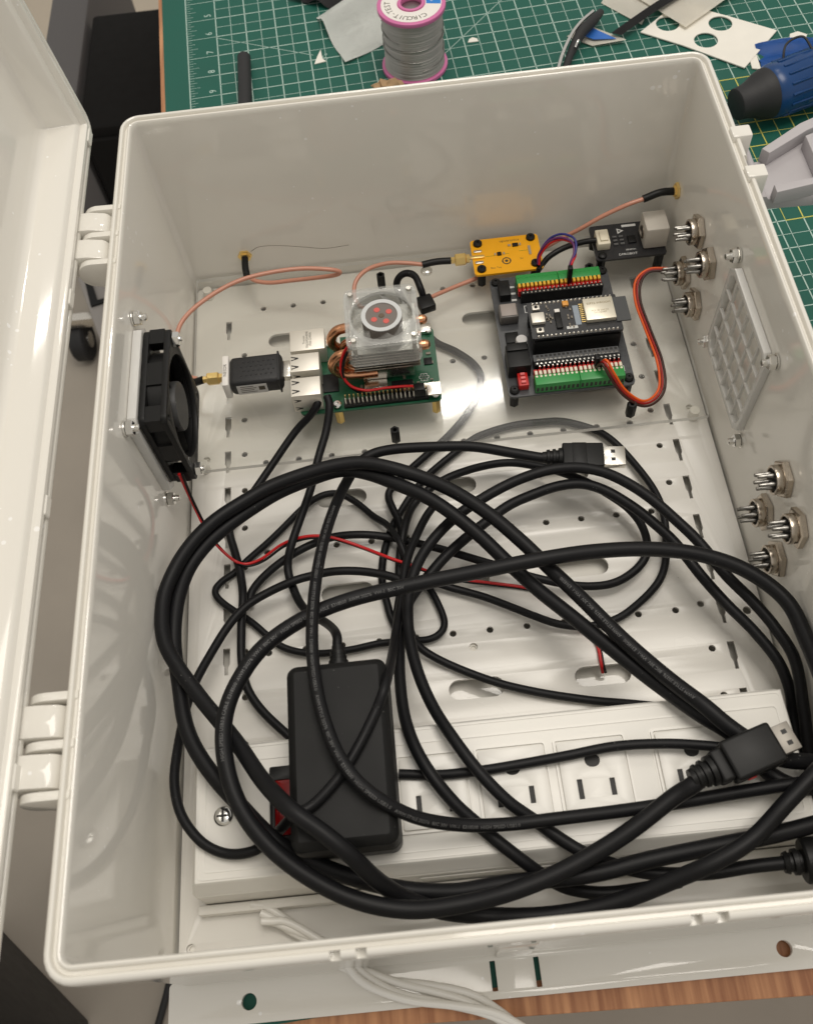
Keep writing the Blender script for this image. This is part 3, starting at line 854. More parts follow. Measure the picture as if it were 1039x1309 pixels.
plate('perforated_sheet', loops, -2.0, 0.0, PANEL, PN, bevel=0.12)
for x, y in ((-150.2, 209.2), (0.2, 207.7), (150.2, 208)):
    s_ = lathe('screw', (x, y, 0.02), (0, 0, 1), [(0, 4.2), (1.2, 4.0), (2.2, 3.0), (2.6, 1.2), (2.6, 0)], CHROME, PN)
for x, y in ((-152.8, -203.3), (-150, 73.5), (-0.5, -66.5), (150, 73.5), (152.8, -203.3)):
    lathe('boss', (x, y, -9.4), (0, 0, 1), [(0, 4.6), (7.2, 4.6), (7.2, 1.4), (6.0, 1.2), (6.0, 0)], WHITE, PN)
rebase(PN)

# ================================================================== clear acrylic sheet
AC = thing('acrylic_sheet', 'clear acrylic sheet carrying the circuit boards over the back of the panel', 'acrylic sheet')
sh_ = plate('sheet', [rrect(-156.5, 156.5, 59, 213.4, 1.0)], 8.0, 11.0, [ACRYL, ACEDGE], AC)
for f_ in sh_.data.polygons:
    f_.material_index = 0 if abs(f_.normal.z) > 0.5 else 1
for x in (-150, 150):
    for y in (66, 206):
        rod('spacer', (x, y, 0.05), (x, y, 7.95), 3.0, WHITE, AC)
rebase(AC)
AZ = 11.0

# ================================================================== fan guards, fan, bolts
EU_L, EU_R = IN_LEFT.to_euler(), IN_RIGHT.to_euler()


def bolt(parent, x, y, z0, nut_z, length, m=CHROME):
    b = lathe('bolt', (x, y, z0), (0, 0, 1), [(0, 1.9), (length - 0.4, 1.9), (length, 1.5)], m, parent, n=12)
    lathe('washer', (x, y, z0 + nut_z - 0.9), (0, 0, 1), [(0, 4.2), (0.8, 4.2)], m, b, n=20)
    lathe('nut', (x, y, z0 + nut_z), (0, 0, 1), [(0, 3.6), (0.4, 4.0), (3.2, 4.0), (3.6, 3.6)], m, b, n=6, phase=random.random())
    lathe('screw_head', (x, y, z0 - 1.4), (0, 0, 1), [(0, 2.6), (0.3, 3.2), (1.3, 3.2)], m, b, n=16)
    return b


def guard_frame(parent, h, th, m):
    c = 5.5
    out = [(-h + c, -h), (h - c, -h), (h, -h + c), (h, h - c), (h - c, h), (-h + c, h), (-h, h - c), (-h, -h + c)]
    w = 3.4
    i = h - w
    c2 = c - 1.5
    inn = [(-i + c2, -i), (i - c2, -i), (i, -i + c2), (i, i - c2), (i - c2, i), (-i + c2, i), (-i, i - c2), (-i, -i + c2)]
    return plate('frame', [out, inn], 0.05, th, m, parent, bevel=0.3)


# exhaust guard with louvres on the right wall
VG = thing('vent_guard', 'square grey louvred vent guard bolted to the right wall, no fan on it', 'vent guard', (160.45, 60, 71), EU_R)
gf = guard_frame(VG, 33.5, 4.0, GUARD)
for k in range(-2, 3):
    box('louvre', (k * 10.4 - 0.6, k * 10.4 + 0.6, -30.0, 30.0, 2.0, 4.0), GUARD, VG, bev=0.2, seg=1)
for k in range(-1, 2):
    y = k * 15.4
    box('crossbar', (-30.0, 30.0, y - 0.7, y + 0.7, 2.1, 3.9), GUARD, VG, bev=0.2, seg=1)
for sx in (-1, 1):
    for sy in (-1, 1):
        bolt(VG, sx * 35.4, sy * 35.4, -3.0, 4.0, 10.6)

FG = thing('fan_guard', 'square clear-grey guard plate behind the black fan on the left wall', 'fan guard', (-160.5, 57, 78.5), EU_L)
guard_frame(FG, 33.5, 4.6, GUARD)
for k in range(-2, 3):
    box('louvre', (k * 11.0 - 0.9, k * 11.0 + 0.9, -28.9, 28.9, 0.6, 4.0), GUARD, FG, bev=0.3, seg=1)
for sx in (-1, 1):
    for sy in (-1, 1):
        bolt(FG, sx * 35.0, sy * 35.0, -3.0, 4.0, 10.6)

FAN = thing('case_fan', 'black square axial fan mounted on the left wall', 'fan', (-155.6, 57.5, 79.5), EU_L)
h = 30
fr = [rrect(-h, h, -h, h, 4), circle(0, 0, 27.6, 48)] + [circle(sx * 25, sy * 25, 1.7, 10) for sx in (-1, 1) for sy in (-1, 1)]
plate('frame', fr, 0.05, 3.0, BLACKP, FAN, bevel=0.25)
plate('frame', fr, 11.0, 14.0, BLACKP, FAN, bevel=0.25)
plate('duct', [circle(0, 0, 29.2, 48), circle(0, 0, 27.5, 48)], 3.01, 10.99, BLACKP, FAN)
for sx in (-1, 1):
    for sy in (-1, 1):
        plate('corner_post', [[(sx * 29.4, sy * 20), (sx * 29.4, sy * 29.4), (sx * 20, sy * 29.4), (sx * 21.6, sy * 21.6)]], 3.02, 10.98, BLACKP, FAN)
for s in (-1, 1):
    box('side_plate', (-7, 7, *sorted((s * 27.6, s * 29.8)), 3.02, 10.98), BLACKP, FAN)
    box('side_plate', (*sorted((s * 27.6, s * 29.8)), -7, 7, 3.02, 10.98), BLACKP, FAN)
HUBM = mat('fan_hub', (0.045, 0.045, 0.045), 0.45)
lathe('hub', (0, 0, 1.5), (0, 0, 1), [(0, 13.5), (10.6, 13.5), (11.4, 13.0), (11.4, 0)], HUBM, FAN, n=36)
for k in range(7):
    bm = bmesh.new()
    a0 = 2 * math.pi * k / 7
    g = []
    for i in range(6):
        r_ = 12.5 + (26.4 - 12.5) * i / 5
        row = []
        for j in range(7):
            t = j / 6
            a = a0 + (t - 0.5) * (0.95 - 0.1 * i / 5) + 0.18 * i / 5
            row.append(bm.verts.new((r_ * math.cos(a), r_ * math.sin(a), 2.2 + 8.6 * t - 1.3 * math.sin(math.pi * t))))
        g.append(row)
    for i in range(5):
        for j in range(6):
            bm.faces.new((g[i][j], g[i + 1][j], g[i + 1][j + 1], g[i][j + 1]))
    bmesh.ops.solidify(bm, geom=bm.faces, thickness=0.9)
    bmesh.ops.recalc_face_normals(bm, faces=bm.faces)
    finish(bm, 'blade', BLACKP, FAN, sharp=60)
for a in (0.3, 1.87, 3.44, 5.0):
    bm = bmesh.new()
    add_box(bm, 13, 28.4, -1.2, 1.2, 0.3, 2.1)
    bmesh.ops.rotate(bm, verts=bm.verts, cent=(0, 0, 0), matrix=Matrix.Rotation(a, 3, 'Z'))
    finish(bm, 'strut', BLACKP, FAN)
for sx, sy in ((1, 1), (-1, -1)):
    b_ = lathe('bolt', (sx * 25, sy * 25, 0.2), (0, 0, 1), [(0, 1.5), (18.6, 1.5), (19, 1.2)], CHROME, FAN, n=12)
    lathe('nut', (sx * 25, sy * 25, 14.3), (0, 0, 1), [(0, 3.6), (0.4, 4.0), (3.2, 4.0), (3.6, 3.6)], CHROME, b_, n=6, phase=0.4)

# ================================================================== round panel connectors, two clusters of four
GXS = [((150, 70.0), ''), ((124.2, 70.0), ''), ((153, 32.0), ''), ((126.4, 33.2), ''),
       ((-24, 75.0), ''), ((-24, 41.0), ''), ((-50.4, 73.0), ''), ((-50.2, 38.4), '')]
GXL = ['round nickel panel connector, topmost of the far cluster near the back corner',
       'round nickel panel connector in the far cluster, nearest to the vent guard bolt',
       'round nickel panel connector in the far cluster with the orange wire ribbon on its pins',
       'round nickel panel connector, lowest in the picture of the far cluster',
       'round nickel panel connector, topmost of the near cluster below the vent guard',
       'round nickel panel connector, leftmost of the near cluster',
       'round nickel panel connector, rightmost of the near cluster',
       'round nickel panel connector, lowest of the near cluster, just above the thick cable']


def make_connector():
    t = thing('panel_connector', '', 'connector', (160.6, 0, 0), EU_R, 'round panel connectors on the right wall')
    bm = bmesh.new()
    add_lathe(bm, (0, 0, 0.05), (0, 0, 1), [(0, 9.6), (0.5, 10.3), (3.0, 10.3), (3.6, 9.5)], n=6)
    finish(bm, 'hex_nut', NICKEL, t, sharp=25)
    me_ = plate_mesh([circle(0, 0, 7.6, 28), circle(0, 0, 6.2, 28)], 3.62, 7.4, 0.3)
    link_mesh(me_, 'shell', NICKEL, t)
    lathe('insert', (0, 0, 3.62), (0, 0, 1), [(0, 6.1), (2.6, 6.1), (2.6, 0)], BLACKP, t)
    for i in range(5):
        a = 2 * math.pi * i / 5 + 0.3
        lathe('pin', (3.6 * math.cos(a), 3.6 * math.sin(a), 6.3), (0, 0, 1), [(0, 1.2), (3.5, 1.2), (4.0, 0.95), (8.6, 0.95), (8.9, 0.6)], PIN, t, n=10)
    return t


g0 = make_connector()
for i, ((y, z), _) in enumerate(GXS):
    g = g0 if i == 0 else copy_tree(g0)
    g.location = Vector((160.18 + 0.0045 * z, y, z)) * K
    g.rotation_euler = (EU_R.to_matrix() @ Matrix.Rotation(i * 0.37, 3, 'Z')).to_euler()
    g['label'] = GXL[i]

# ================================================================== single-board computer with tower cooler
PI = thing('single_board_computer', 'green single-board computer with a clear fan tower cooler on brass standoffs', 'computer board')
PZ = 26.0
px0, px1, py0, py1 = -86.6, -1.4, 81.0, 137.0
holes = [(-64.0, 84.6), (-5.0, 84.6), (-64.0, 133.5), (-5.0, 133.5)]
pcb = plate('circuit_board', [rrect(px0, px1, py0, py1, 3)] + [circle(x, y, 1.4, 12) for x, y in holes], PZ - 1.5, PZ, PCBG, PI)
for x, y in holes:
    lathe('standoff', (x, y, AZ + 0.02), (0, 0, 1), [(0, 2.7), (PZ - 1.55 - AZ, 2.7)], BRASS, PI, n=6)
    s_ = lathe('screw', (x, y, PZ + 1.7), (0, 0, 1), [(0, 2.6), (1.0, 2.6), (1.6, 1.9), (1.6, 1.0), (0.7, 0.9), (0.7, 0)], CHROME, PI, n=18)
plate('cooler_bracket', [[(-70, 130), (-60, 130), (-60, 137), (-70, 137)]], PZ + 0.05, PZ + 1.65, TIN, PI)
plate('cooler_bracket', [[(-24, 90), (-1.6, 90), (-1.6, 81.2), (-9.5, 81.2), (-9.5, 86.5), (-24, 86.5)]], PZ + 0.05 + 5, PZ + 1.2 + 5, TIN, PI)


def port(name, y, w, h_, kind):
    o = thing_part = box(name, (-89.6, -89.6 + (17.6 if kind == 'usb' else 21.3), y - w / 2, y + w / 2, PZ + 0.05, PZ + h_), SHIELD, PI, bev=0.4, seg=2)
    if kind == 'usb':
        for zz in (PZ + 1.6, PZ + 8.6):
            box('socket', (-89.75, -88.5, y - w / 2 + 1.0, y + w / 2 - 1.0, zz, zz + 5.4), SLOTK, o)
            box('tongue', (-89.95, -88.6, y - w / 2 + 2.0, y + w / 2 - 2.0, zz + 2.6, zz + 4.2), CREAM, o)
        for yy in (-3.2, 3.2):
            plate('spring_slot', [[(-88.8, y + yy - 1.6), (-88.8, y + yy - 0.9), (-84.4, y + yy - 0.35), (-84.4, y + yy + 0.35), (-88.8, y + yy + 1.6), (-88.8, y + yy + 0.9), (-86.0, y + yy)]],
                  PZ + h_ + 0.02, PZ + h_ + 0.15, SLOTK, o)
        for zz in (PZ + 3.6, PZ + 11.2):
            me_ = plate_mesh([[(-88.6, zz - 1.5), (-84.2, zz - 0.3), (-84.2, zz + 0.3), (-88.6, zz + 1.5), (-86.2, zz)]], 0, 0.15)
            me_.transform(cols((1, 0, 0), (0, 0, 1), (0, -1, 0), (0, (y - w / 2 - 0.02) * K, 0)))
            link_mesh(me_, 'spring_slot', SLOTK, o)
    else:
        box('socket', (-89.75, -88.5, y - 6, y + 6, PZ + 2, PZ + 10.5), SLOTK, o)
        text('printed_text', 'Trxcom\nTRJG0926HENL\n1920 CHINA', 2.0, SILKD, o, (-79, y, PZ + h_ + 0.06), math.pi / 2)
    return o


port('ethernet_port', 126.8, 15.9, 13.6, 'eth')
port('usb_port', 108.0, 13.2, 16.0, 'usb')
port('usb_port', 90.0, 13.2, 16.0, 'usb')
# gpio header
gh = box('pin_header', (-59.8, -9.0, 82.1, 87.1, PZ + 0.05, PZ + 2.6), BLACKP, PI)
for i in range(20):
    for j in range(2):
        x, y = -58.5 + i * 2.54, 83.33 + j * 2.54
        box('pin', (x - 0.32, x + 0.32, y - 0.32, y + 0.32, PZ + 2.62, PZ + 8.6), TIN if j == 0 else GOLD, gh)
box('chip', (-78.0, -62.5, 95.2, 108.5, PZ + 0.05, PZ + 1.0), BLACKP, PI, bev=0.15)
box('chip', (-47, -33, 94, 108, PZ + 0.05, PZ + 1.6), TIN, PI, bev=0.2)
box('chip', (-30.5, -17.5, 88.4, 98.0, PZ + 0.05, PZ + 1.0), BLACKP, PI, bev=0.15)
box('chip', (-9.5, -4.5, 108, 113, PZ + 0.05, PZ + 0.9), BLACKP, PI, bev=0.1)
box('power_port', (-11.6, -2.6, 131.6, 138.0, PZ + 0.05, PZ + 3.2), TIN, PI, bev=0.8)
box('video_port', (-27, -20, 131.0, 138.2, PZ + 0.05, PZ + 3.0), TIN, PI, bev=0.5)
bm = bmesh.new()
for k in range(46):
    x = random.uniform(px0 + 20, px1 - 2); y = random.uniform(py0 + 9, py1 - 3)
    w, d = random.choice(((0.5, 0.9), (0.9, 0.5), (0.8, 1.5), (1.4, 0.8)))
    add_box(bm, x - w, x + w, y - d, y + d, PZ + 0.02, PZ + 0.75)
o_ = finish(bm, 'surface_components', mat('smd', (0.22, 0.19, 0.15), 0.4, var=0.6, vscale=700), PI)
o_['kind'] = 'stuff'
# raspberry mark on the board
bm = bmesh.new()
for dx, dy in ((0, 0), (1.9, 0.2), (-1.9, 0.2), (0.95, 1.8), (-0.95, 1.8), (1.0, -1.7), (-1.0, -1.7)):
    for a, b in zip(circle(dx - 10.5, dy + 99, 1.05, 12), circle(dx - 10.5, dy + 99, 1.05, 12)[1:] + circle(dx - 10.5, dy + 99, 1.05, 12)[:1]):
        add_box(bm, min(a[0], b[0]) - 0.12, max(a[0], b[0]) + 0.12, min(a[1], b[1]) - 0.12, max(a[1], b[1]) + 0.12, PZ + 0.02, PZ + 0.06)
finish(bm, 'printed_mark', SILK, PI)
# tower cooler: base, fins, copper heat pipes, clear fan with its pink-dotted hub
cx, cy = -31.5, 110.5
box('cooler_base', (-45, -16, 100, 118, PZ + 2.0, PZ + 11.5), TIN, PI, bev=0.4)
for k in range(7):
    z = PZ + 19.5 + k * 2.5
    box('fin', (cx - 19.5, cx + 19.5, cy - 17, cy + 17, z, z + 0.55), TIN, PI)
for s in (-1, 1):
    yy = cy + s * 9.5
    tube('heat_pipe', [(-38, yy, PZ + 7.2), (-50, yy, PZ + 7.2), (-58, yy, PZ + 8.5), (-63.0, yy, PZ + 14), (-63.5, yy, PZ + 20), (-60, yy, PZ + 26), (-54, yy, PZ + 28.2), (-40, yy, PZ + 28.4), (-8.0, yy, PZ + 28.4)], 3.0, COPPER, PI, n=14)
    lathe('pipe_end', (-8.0, yy, PZ + 28.4), (1, 0, 0), [(0, 3.0), (1.6, 2.6), (2.6, 1.4), (2.9, 0)], COPPER, PI, n=14)
    tube('heat_pipe', [(-38, yy - s * 3.5, PZ + 7.2), (-48, yy - s * 3.5, PZ + 7.4), (-55.5, yy - s * 3.6, PZ + 11), (-57.0, yy - s * 3.6, PZ + 16), (-54, yy - s * 3.6, PZ + 19.6), (-46, yy - s * 3.6, PZ + 20.4), (-10, yy - s * 3.6, PZ + 20.4)], 2.2, COPPER, PI, n=12)
FZ = PZ + 36.6
ff = thing_fan = plate('fan_frame', [rrect(cx - 21.2, cx + 21.2, cy - 21.2, cy + 21.2, 4.5), circle(cx, cy, 17.6, 40)] + [circle(cx + sx * 17, cy + sy * 17, 1.8, 10) for sx in (-1, 1) for sy in (-1, 1)], FZ + 8.3, FZ + 10.9, CLEARF, PI, bevel=0.3)
plate('fan_wall', [rrect(cx - 21.2, cx + 21.2, cy - 21.2, cy + 21.2, 4.5), rrect(cx - 20, cx + 20, cy - 20, cy + 20, 4)], FZ - 7.5, FZ + 8.28, CLEARF, ff)
plate('fan_ring', [circle(cx, cy, 19.0, 40), circle(cx, cy, 17.8, 40)], FZ + 0.2, FZ + 8.2, CLEARF, ff)
for k in range(7):
    bm = bmesh.new()
    a0 = 2 * math.pi * k / 7
    g = []
    for i in range(4):
        r_ = 11.5 + 5.6 * i / 3
        g.append([bm.verts.new((cx + r_ * math.cos(a0 + (j / 4 - .5) * .85 + .1 * i), cy + r_ * math.sin(a0 + (j / 4 - .5) * .85 + .1 * i), FZ + 2 + 6.5 * j / 4)) for j in range(5)])
    for i in range(3):
        for j in range(4):
            bm.faces.new((g[i][j], g[i + 1][j], g[i + 1][j + 1], g[i][j + 1]))
    bmesh.ops.solidify(bm, geom=bm.faces, thickness=0.8)
    bmesh.ops.recalc_face_normals(bm, faces=bm.faces)
    finish(bm, 'blade', CLEARF, ff, sharp=60)
hub = lathe('hub', (cx, cy, FZ + 2), (0, 0, 1), [(0, 11.6), (7.6, 11.6), (8.2, 11.0), (8.2, 0)], mat('fan_sticker_grey', rgb(112, 104, 98), 0.45), ff, n=36)
plate('hub_ring', [circle(cx, cy, 11.7, 40), circle(cx, cy, 9.2, 40)], FZ + 10.22, FZ + 10.7, mat('hub_ring_white', rgb(198, 200, 200), 0.35), hub)
for a in (0.5, 2.07, 3.64, 5.21):
    lathe('coil_dot', (cx + 5.0 * math.cos(a), cy + 5.0 * math.sin(a), FZ + 10.22), (0, 0, 1), [(0, 1.8), (0.2, 1.7), (0.2, 0)], mat('coil_pink', rgb(206, 92, 84), 0.5), hub, n=14)
lathe('bearing', (cx, cy, FZ + 10.22), (0, 0, 1), [(0, 1.7), (0.3, 1.5), (0.3, 0)], mat('bearing_dark', rgb(96, 78, 60), 0.4), hub, n=16)
for sx in (-1, 1):
    for sy in (-1, 1):
        rod('fan_bolt', (cx + sx * 17, cy + sy * 17, PZ + 35.2), (cx + sx * 17, cy + sy * 17, FZ + 12), 1.3, TIN, ff)
# fan lead, red and black
tube('fan_lead', [(-50.5, 101, FZ + 1), (-56, 99, FZ - 6), (-59, 95, FZ - 16), (-55, 90.5, FZ - 25), (-46, 88.4, FZ - 29), (-34, 88.6, FZ - 29), (-22, 87.8, FZ - 28.5), (-13.5, 85.4, PZ + 9), (-12.5, 84.8, PZ + 6)], 0.85, REDW, ff, n=8)
tube('fan_lead', [(-50.5, 99, FZ), (-56, 97, FZ - 9), (-58, 93, FZ - 20), (-53, 90, FZ - 29), (-44, 88.6, FZ - 33.6), (-32, 89.2, FZ - 34), (-22, 88.6, FZ - 33), (-14.8, 85.4, PZ + 8), (-14.6, 84.8, PZ + 6)], 0.85, BLACKP, ff, n=8)
box('lead_plug', (-17.5, -11.2, 82.4, 87.4, PZ + 2.7, PZ + 10.5), BLACKP, ff, bev=0.3)
rebase(PI)

# ================================================================== radio dongle in the computer's usb port
DG = thing('usb_radio_dongle', 'black usb radio dongle with a white end cap plugged into the computer', 'usb dongle')
yd, zd = 107.8, PZ + 9.8
DGM = mat('dongle_black', (0.014, 0.014, 0.015), 0.55, bump=0.3, bscale=900)
box('case', (-126.6, -94.6, yd - 10.6, yd + 10.6, zd - 6.2, zd + 6.2), DGM, DG, bev=3.2, seg=4)
box('collar', (-97.4, -96.2, yd - 10.9, yd + 10.9, zd - 6.5, zd + 6.5), DGM, DG, bev=0.4)
for i in range(7):
    for j in range(4):
        lathe('grip_dot', (-119 + i * 3.0 + (j % 2) * 1.5, yd - 5 + j * 3.3, zd + 6.2), (0, 0, 1), [(0, 0.75), (0.25, 0.5), (0.25, 0)], DGM, DG, n=6)
ec = box('end_cap', (-130.6, -126.65, yd - 11.2, yd + 11.2, zd - 6.8, zd + 6.8), LABELW, DG, bev=0.8)
text('printed_text', 'NESDR', 3.0, SILKD, ec, (-128.6, yd, zd + 6.86), math.pi / 2)
lb = box('label', (-122.5, -104.5, yd - 10.72, yd - 10.61, zd - 4.6, zd + 3.8), LABELS, DG)
for k in range(4):
    box('printed_line', (-120.5, -112.5 + (k % 2) * 1.6, yd - 10.78, yd - 10.725, zd + 2.2 - k * 1.7, zd + 2.7 - k * 1.7), SILKD, lb)
box('printed_mark', (-109.5, -105.8, yd - 10.78, yd - 10.725, zd - 1.8, zd + 1.8), SILKD, lb)
box('plug', (-94.55, -89.97, yd - 6.0, yd + 6.0, zd - 2.2, zd + 2.2), TIN, DG, bev=0.3)
rebase(DG)

# ================================================================== coax pigtails with their gold connectors


def gold_plug(parent, p0, axis, n=6):
    axis = Vector(axis).normalized()
    a = lathe('connector', p0, axis, [(0, 2.2), (2.2, 2.2), (2.4, 3.4), (3.0, 4.0), (9.2, 4.0), (9.8, 3.4), (10.0, 2.9), (12.2, 2.9)], GOLD, parent, n=6, sharp=25)
    return a


CA = thing('coax_cable', 'brown coax lead looping from the back wall to the usb radio dongle', 'coax cable')
tube('lead', CABLES['coaxA'][1], 1.4, COAX, CA)
tube('heat_shrink', [(-152.0, 109.0, 32), (-148.0, 108.2, 34), (-143.6, 107.9, zd)], 2.4, BLACKP, CA)
gold_plug(CA, (-143.4, yd, zd), (1, 0, 0))
tube('heat_shrink', [(-119.9, 213.6, 26.3), (-119.8, 206, 26.0), (-118.9, 198.0, 24.6)], 2.3, BLACKP, CA)
lathe('bulkhead_nut', (-119.9, 215.9, 26.3), (0, -1, 0), [(0, 4.8), (1.6, 4.8), (1.8, 3.4), (3.0, 3.4)], GOLD, CA, n=6, sharp=25)
rebase(CA)

CB = thing('coax_cable', 'brown coax lead running behind the boards from the yellow board to the right wall', 'coax cable')
tube('lead', CABLES['coaxB'][1], 1.4, COAX, CB)
tube('heat_shrink', [(-3.0, 191.6, 24), (6, 192.6, 24.4), (16.0, 192.3, 24.2)], 2.3, BLACKP, CB)
gold_plug(CB, (16.2, 192.3, 24.2), (1, 0, 0))
cbe = Vector(CABLES['coaxB'][1][-1])
tube('heat_shrink', [cbe, (cbe + Vector((159.0, 197.5, 57.5))) / 2 + Vector((0, 0, 2.0)), (157.6, 197.5, 57.5)], 2.4, BLACKP, CB)
lathe('bulkhead_nut', (160.3, 197.6, 57.5), (-1, 0, 0), [(0, 5.2), (1.8, 5.2), (2.0, 3.4), (3.0, 3.4)], GOLD, CB, n=6, sharp=25)
rebase(CB)

# ================================================================== yellow amplifier board


def nylon_post(parent, x, y, ztop, m=BLACKP, screw=True, z0=None):
    z0 = AZ + 0.02 if z0 is None else z0
    p = lathe('standoff', (x, y, z0), (0, 0, 1), [(0, 2.9), (ztop - z0, 2.9)], m, parent, n=6)
    return p


YB = thing('amplifier_board', 'small yellow circuit board on black standoffs by the back wall', 'circuit board')
YZ = 24.0
plate('circuit_board', [rrect(30.2, 75.2, 177.2, 208.0, 2.5)], YZ - 1.6, YZ, PCBY, YB)
for x, y in ((35.0, 181.6), (70.2, 181.8), (35.0, 204.0), (70.2, 204.6)):
    nylon_post(YB, x, y, YZ - 1.62)
    lathe('screw', (x, y, YZ + 0.02), (0, 0, 1), [(0, 3.0), (1.6, 2.9), (2.3, 2.0), (2.3, 0.8), (1.4, 0.7), (1.4, 0)], BLACKP, YB, n=18)
box('edge_connector', (28.4, 38.0, 191.2, 193.4, YZ + 0.02, YZ + 1.4), GOLD, YB, bev=0.3)
box('edge_connector', (31.5, 37.0, 196.4, 198.2, YZ + 0.02, YZ + 1.0), TIN, YB, bev=0.3)
box('edge_connector', (31.5, 37.0, 186.6, 188.6, YZ + 0.02, YZ + 1.0), TIN, YB, bev=0.3)
box('chip', (57.5, 61.2, 198.4, 201.0, YZ + 0.02, YZ + 1.0), BLACKP, YB, bev=0.1)
box('chip', (46.6, 49.4, 192.0, 194.6, YZ + 0.02, YZ + 1.0), BLACKP, YB, bev=0.1)
for b in ((54.5, 56.4, 198.8, 200.4), (50.5, 51.6, 192.2, 194), (61.8, 63, 198.6, 200.6), (44.8, 45.8, 192.2, 194), (67.2, 68.8, 189.6, 197.4)):
    box('component', (*b, YZ + 0.02, YZ + 0.9), TIN, YB)
text('printed_text', 'uputronics', 3.0, SILKD, YB, (56, 204.6, YZ + 0.05))
text('printed_text', 'Bias Tee', 2.0, SILKD, YB, (44.5, 182.0, YZ + 0.05))
text('printed_text', '5V', 2.0, SILKD, YB, (62, 187.6, YZ + 0.05))
lg = [circle(52.0, 187.0, 3.0, 24), circle(52.0, 187.0, 2.2, 24)]
plate('printed_mark', lg, YZ + 0.02, YZ + 0.06, SILKD, YB)
plate('printed_mark', [circle(52.0, 187.0, 1.1, 16)], YZ + 0.02, YZ + 0.06, SILKD, YB)
for a in range(4):
    x, y = 52 + 2.6 * math.cos(a * math.pi / 2), 187 + 2.6 * math.sin(a * math.pi / 2)
    box('printed_mark', (x - 0.5, x + 0.5, y - 0.5, y + 0.5, YZ + 0.02, YZ + 0.07), SILKD, YB)
for b in ((50.5, 54.5, 193.0, 193.3), (61, 67, 194.2, 194.5), (39, 44.8, 192.4, 192.7)):
    box('printed_line', (*b, YZ + 0.02, YZ + 0.05), mat('trace_green', rgb(120, 130, 20), 0.4), YB)
rebase(YB)

# ================================================================== microcontroller on its terminal board
EB = thing('terminal_breakout_board', 'black breakout board with green screw terminals holding a microcontroller module', 'circuit board')
EZ = 24.0
ex0, ex1, ey0, ey1 = 38.6, 114.5, 78.6, 172.5
plate('circuit_board', [rrect(ex0, ex1, ey0, ey1, 3)], EZ - 1.6, EZ, PCBGREY, EB)
for x, y in ((42.4, 83.0), (111.0, 83.0), (42.4, 168.8), (111.0, 168.8)):
    nylon_post(EB, x, y, EZ - 1.62)
    lathe('screw', (x, y, EZ + 0.02), (0, 0, 1), [(0, 3.0), (1.6, 2.9), (2.3, 2.0), (2.3, 0.8), (1.4, 0.7), (1.4, 0)], BLACKP, EB, n=18)


def terminal_row(y_out, y_in, s):
    """s = +1: wires enter from the back, -1: from the front"""
    a, b = sorted((y_out, y_in))
    for part_i in range(2):
        x0 = 54.4 + part_i * 26.6
        t = box('screw_terminal', (x0, x0 + 26.45, a, b, EZ + 0.05, EZ + 8.6), TERMG, EB, bev=0.5)
        for k in range(10):
            x = x0 + 1.4 + k * 2.62
            box('lever', (x - 0.85, x + 0.85, *sorted((y_in - s * 0.02, y_in - s * 3.0)), EZ + 7.2, EZ + 9.0), YELP if s > 0 else CREAM, t, bev=0.3, seg=1)
            box('lever_base', (x - 1.05, x + 1.05, *sorted((y_in - s * 0.02, y_in - s * 5.2)), EZ + 2.0, EZ + 7.15), REDP, t, bev=0.2, seg=1)
            box('wire_slot', (x - 0.75, x + 0.75, *sorted((y_out + s * 0.04, y_out - s * 0.8)), EZ + 1.8, EZ + 5.4), SLOTK, t)
            lathe('rivet', (x, (a + b) / 2 + s * 1.2 * (1 if s > 0 else -2.0), EZ + 8.6), (0, 0, 1), [(0, 0.8), (0.2, 0.7), (0.2, 0)], CREAM if s < 0 else TERMG, t, n=8)


terminal_row(166.0, 158.6, 1)
terminal_row(79.4, 86.6, -1)
for y0 in (149.6, 93.6):
    hd = box('pin_socket', (56.0, 107.4, y0, y0 + 2.5, EZ + 0.05, EZ + 8.5), BLACKP, EB)
    for k in range(20):
        x = 57.4 + k * 2.57
        box('contact', (x - 0.5, x + 0.5, y0 + 0.75, y0 + 1.75, EZ + 8.5, EZ + 8.56), TIN, hd)
for y0 in (97.8,):
    hd = box('pin_socket', (56.0, 107.4, y0, y0 + 4.9, EZ + 0.05, EZ + 7.0), mat('socket_grey', (0.09, 0.092, 0.096), 0.5), EB)
    for k in range(19):
        for j in range(2):
            x = 58.6 + k * 2.62
            box('contact', (x - 0.8, x + 0.8, y0 + 0.5 + j * 2.3, y0 + 2.1 + j * 2.3, EZ + 7.0, EZ + 7.06), SLOTK if j else PIN, hd)
for k in range(19):
    box('pin', (58.2 + k * 2.62, 59.0 + k * 2.62, 92.2, 93.0, EZ + 0.02, EZ + 9.0), TIN, EB)
    box('pin', (58.2 + k * 2.62, 59.0 + k * 2.62, 152.4, 153.2, EZ + 0.02, EZ + 9.0), TIN, EB)
for y0 in (106.6, 129.4):
    box('module_socket', (57.5, 109.5, y0, y0 + 4.6, EZ + 0.05, EZ + 13.4), BLACKP, EB, bev=0.2)
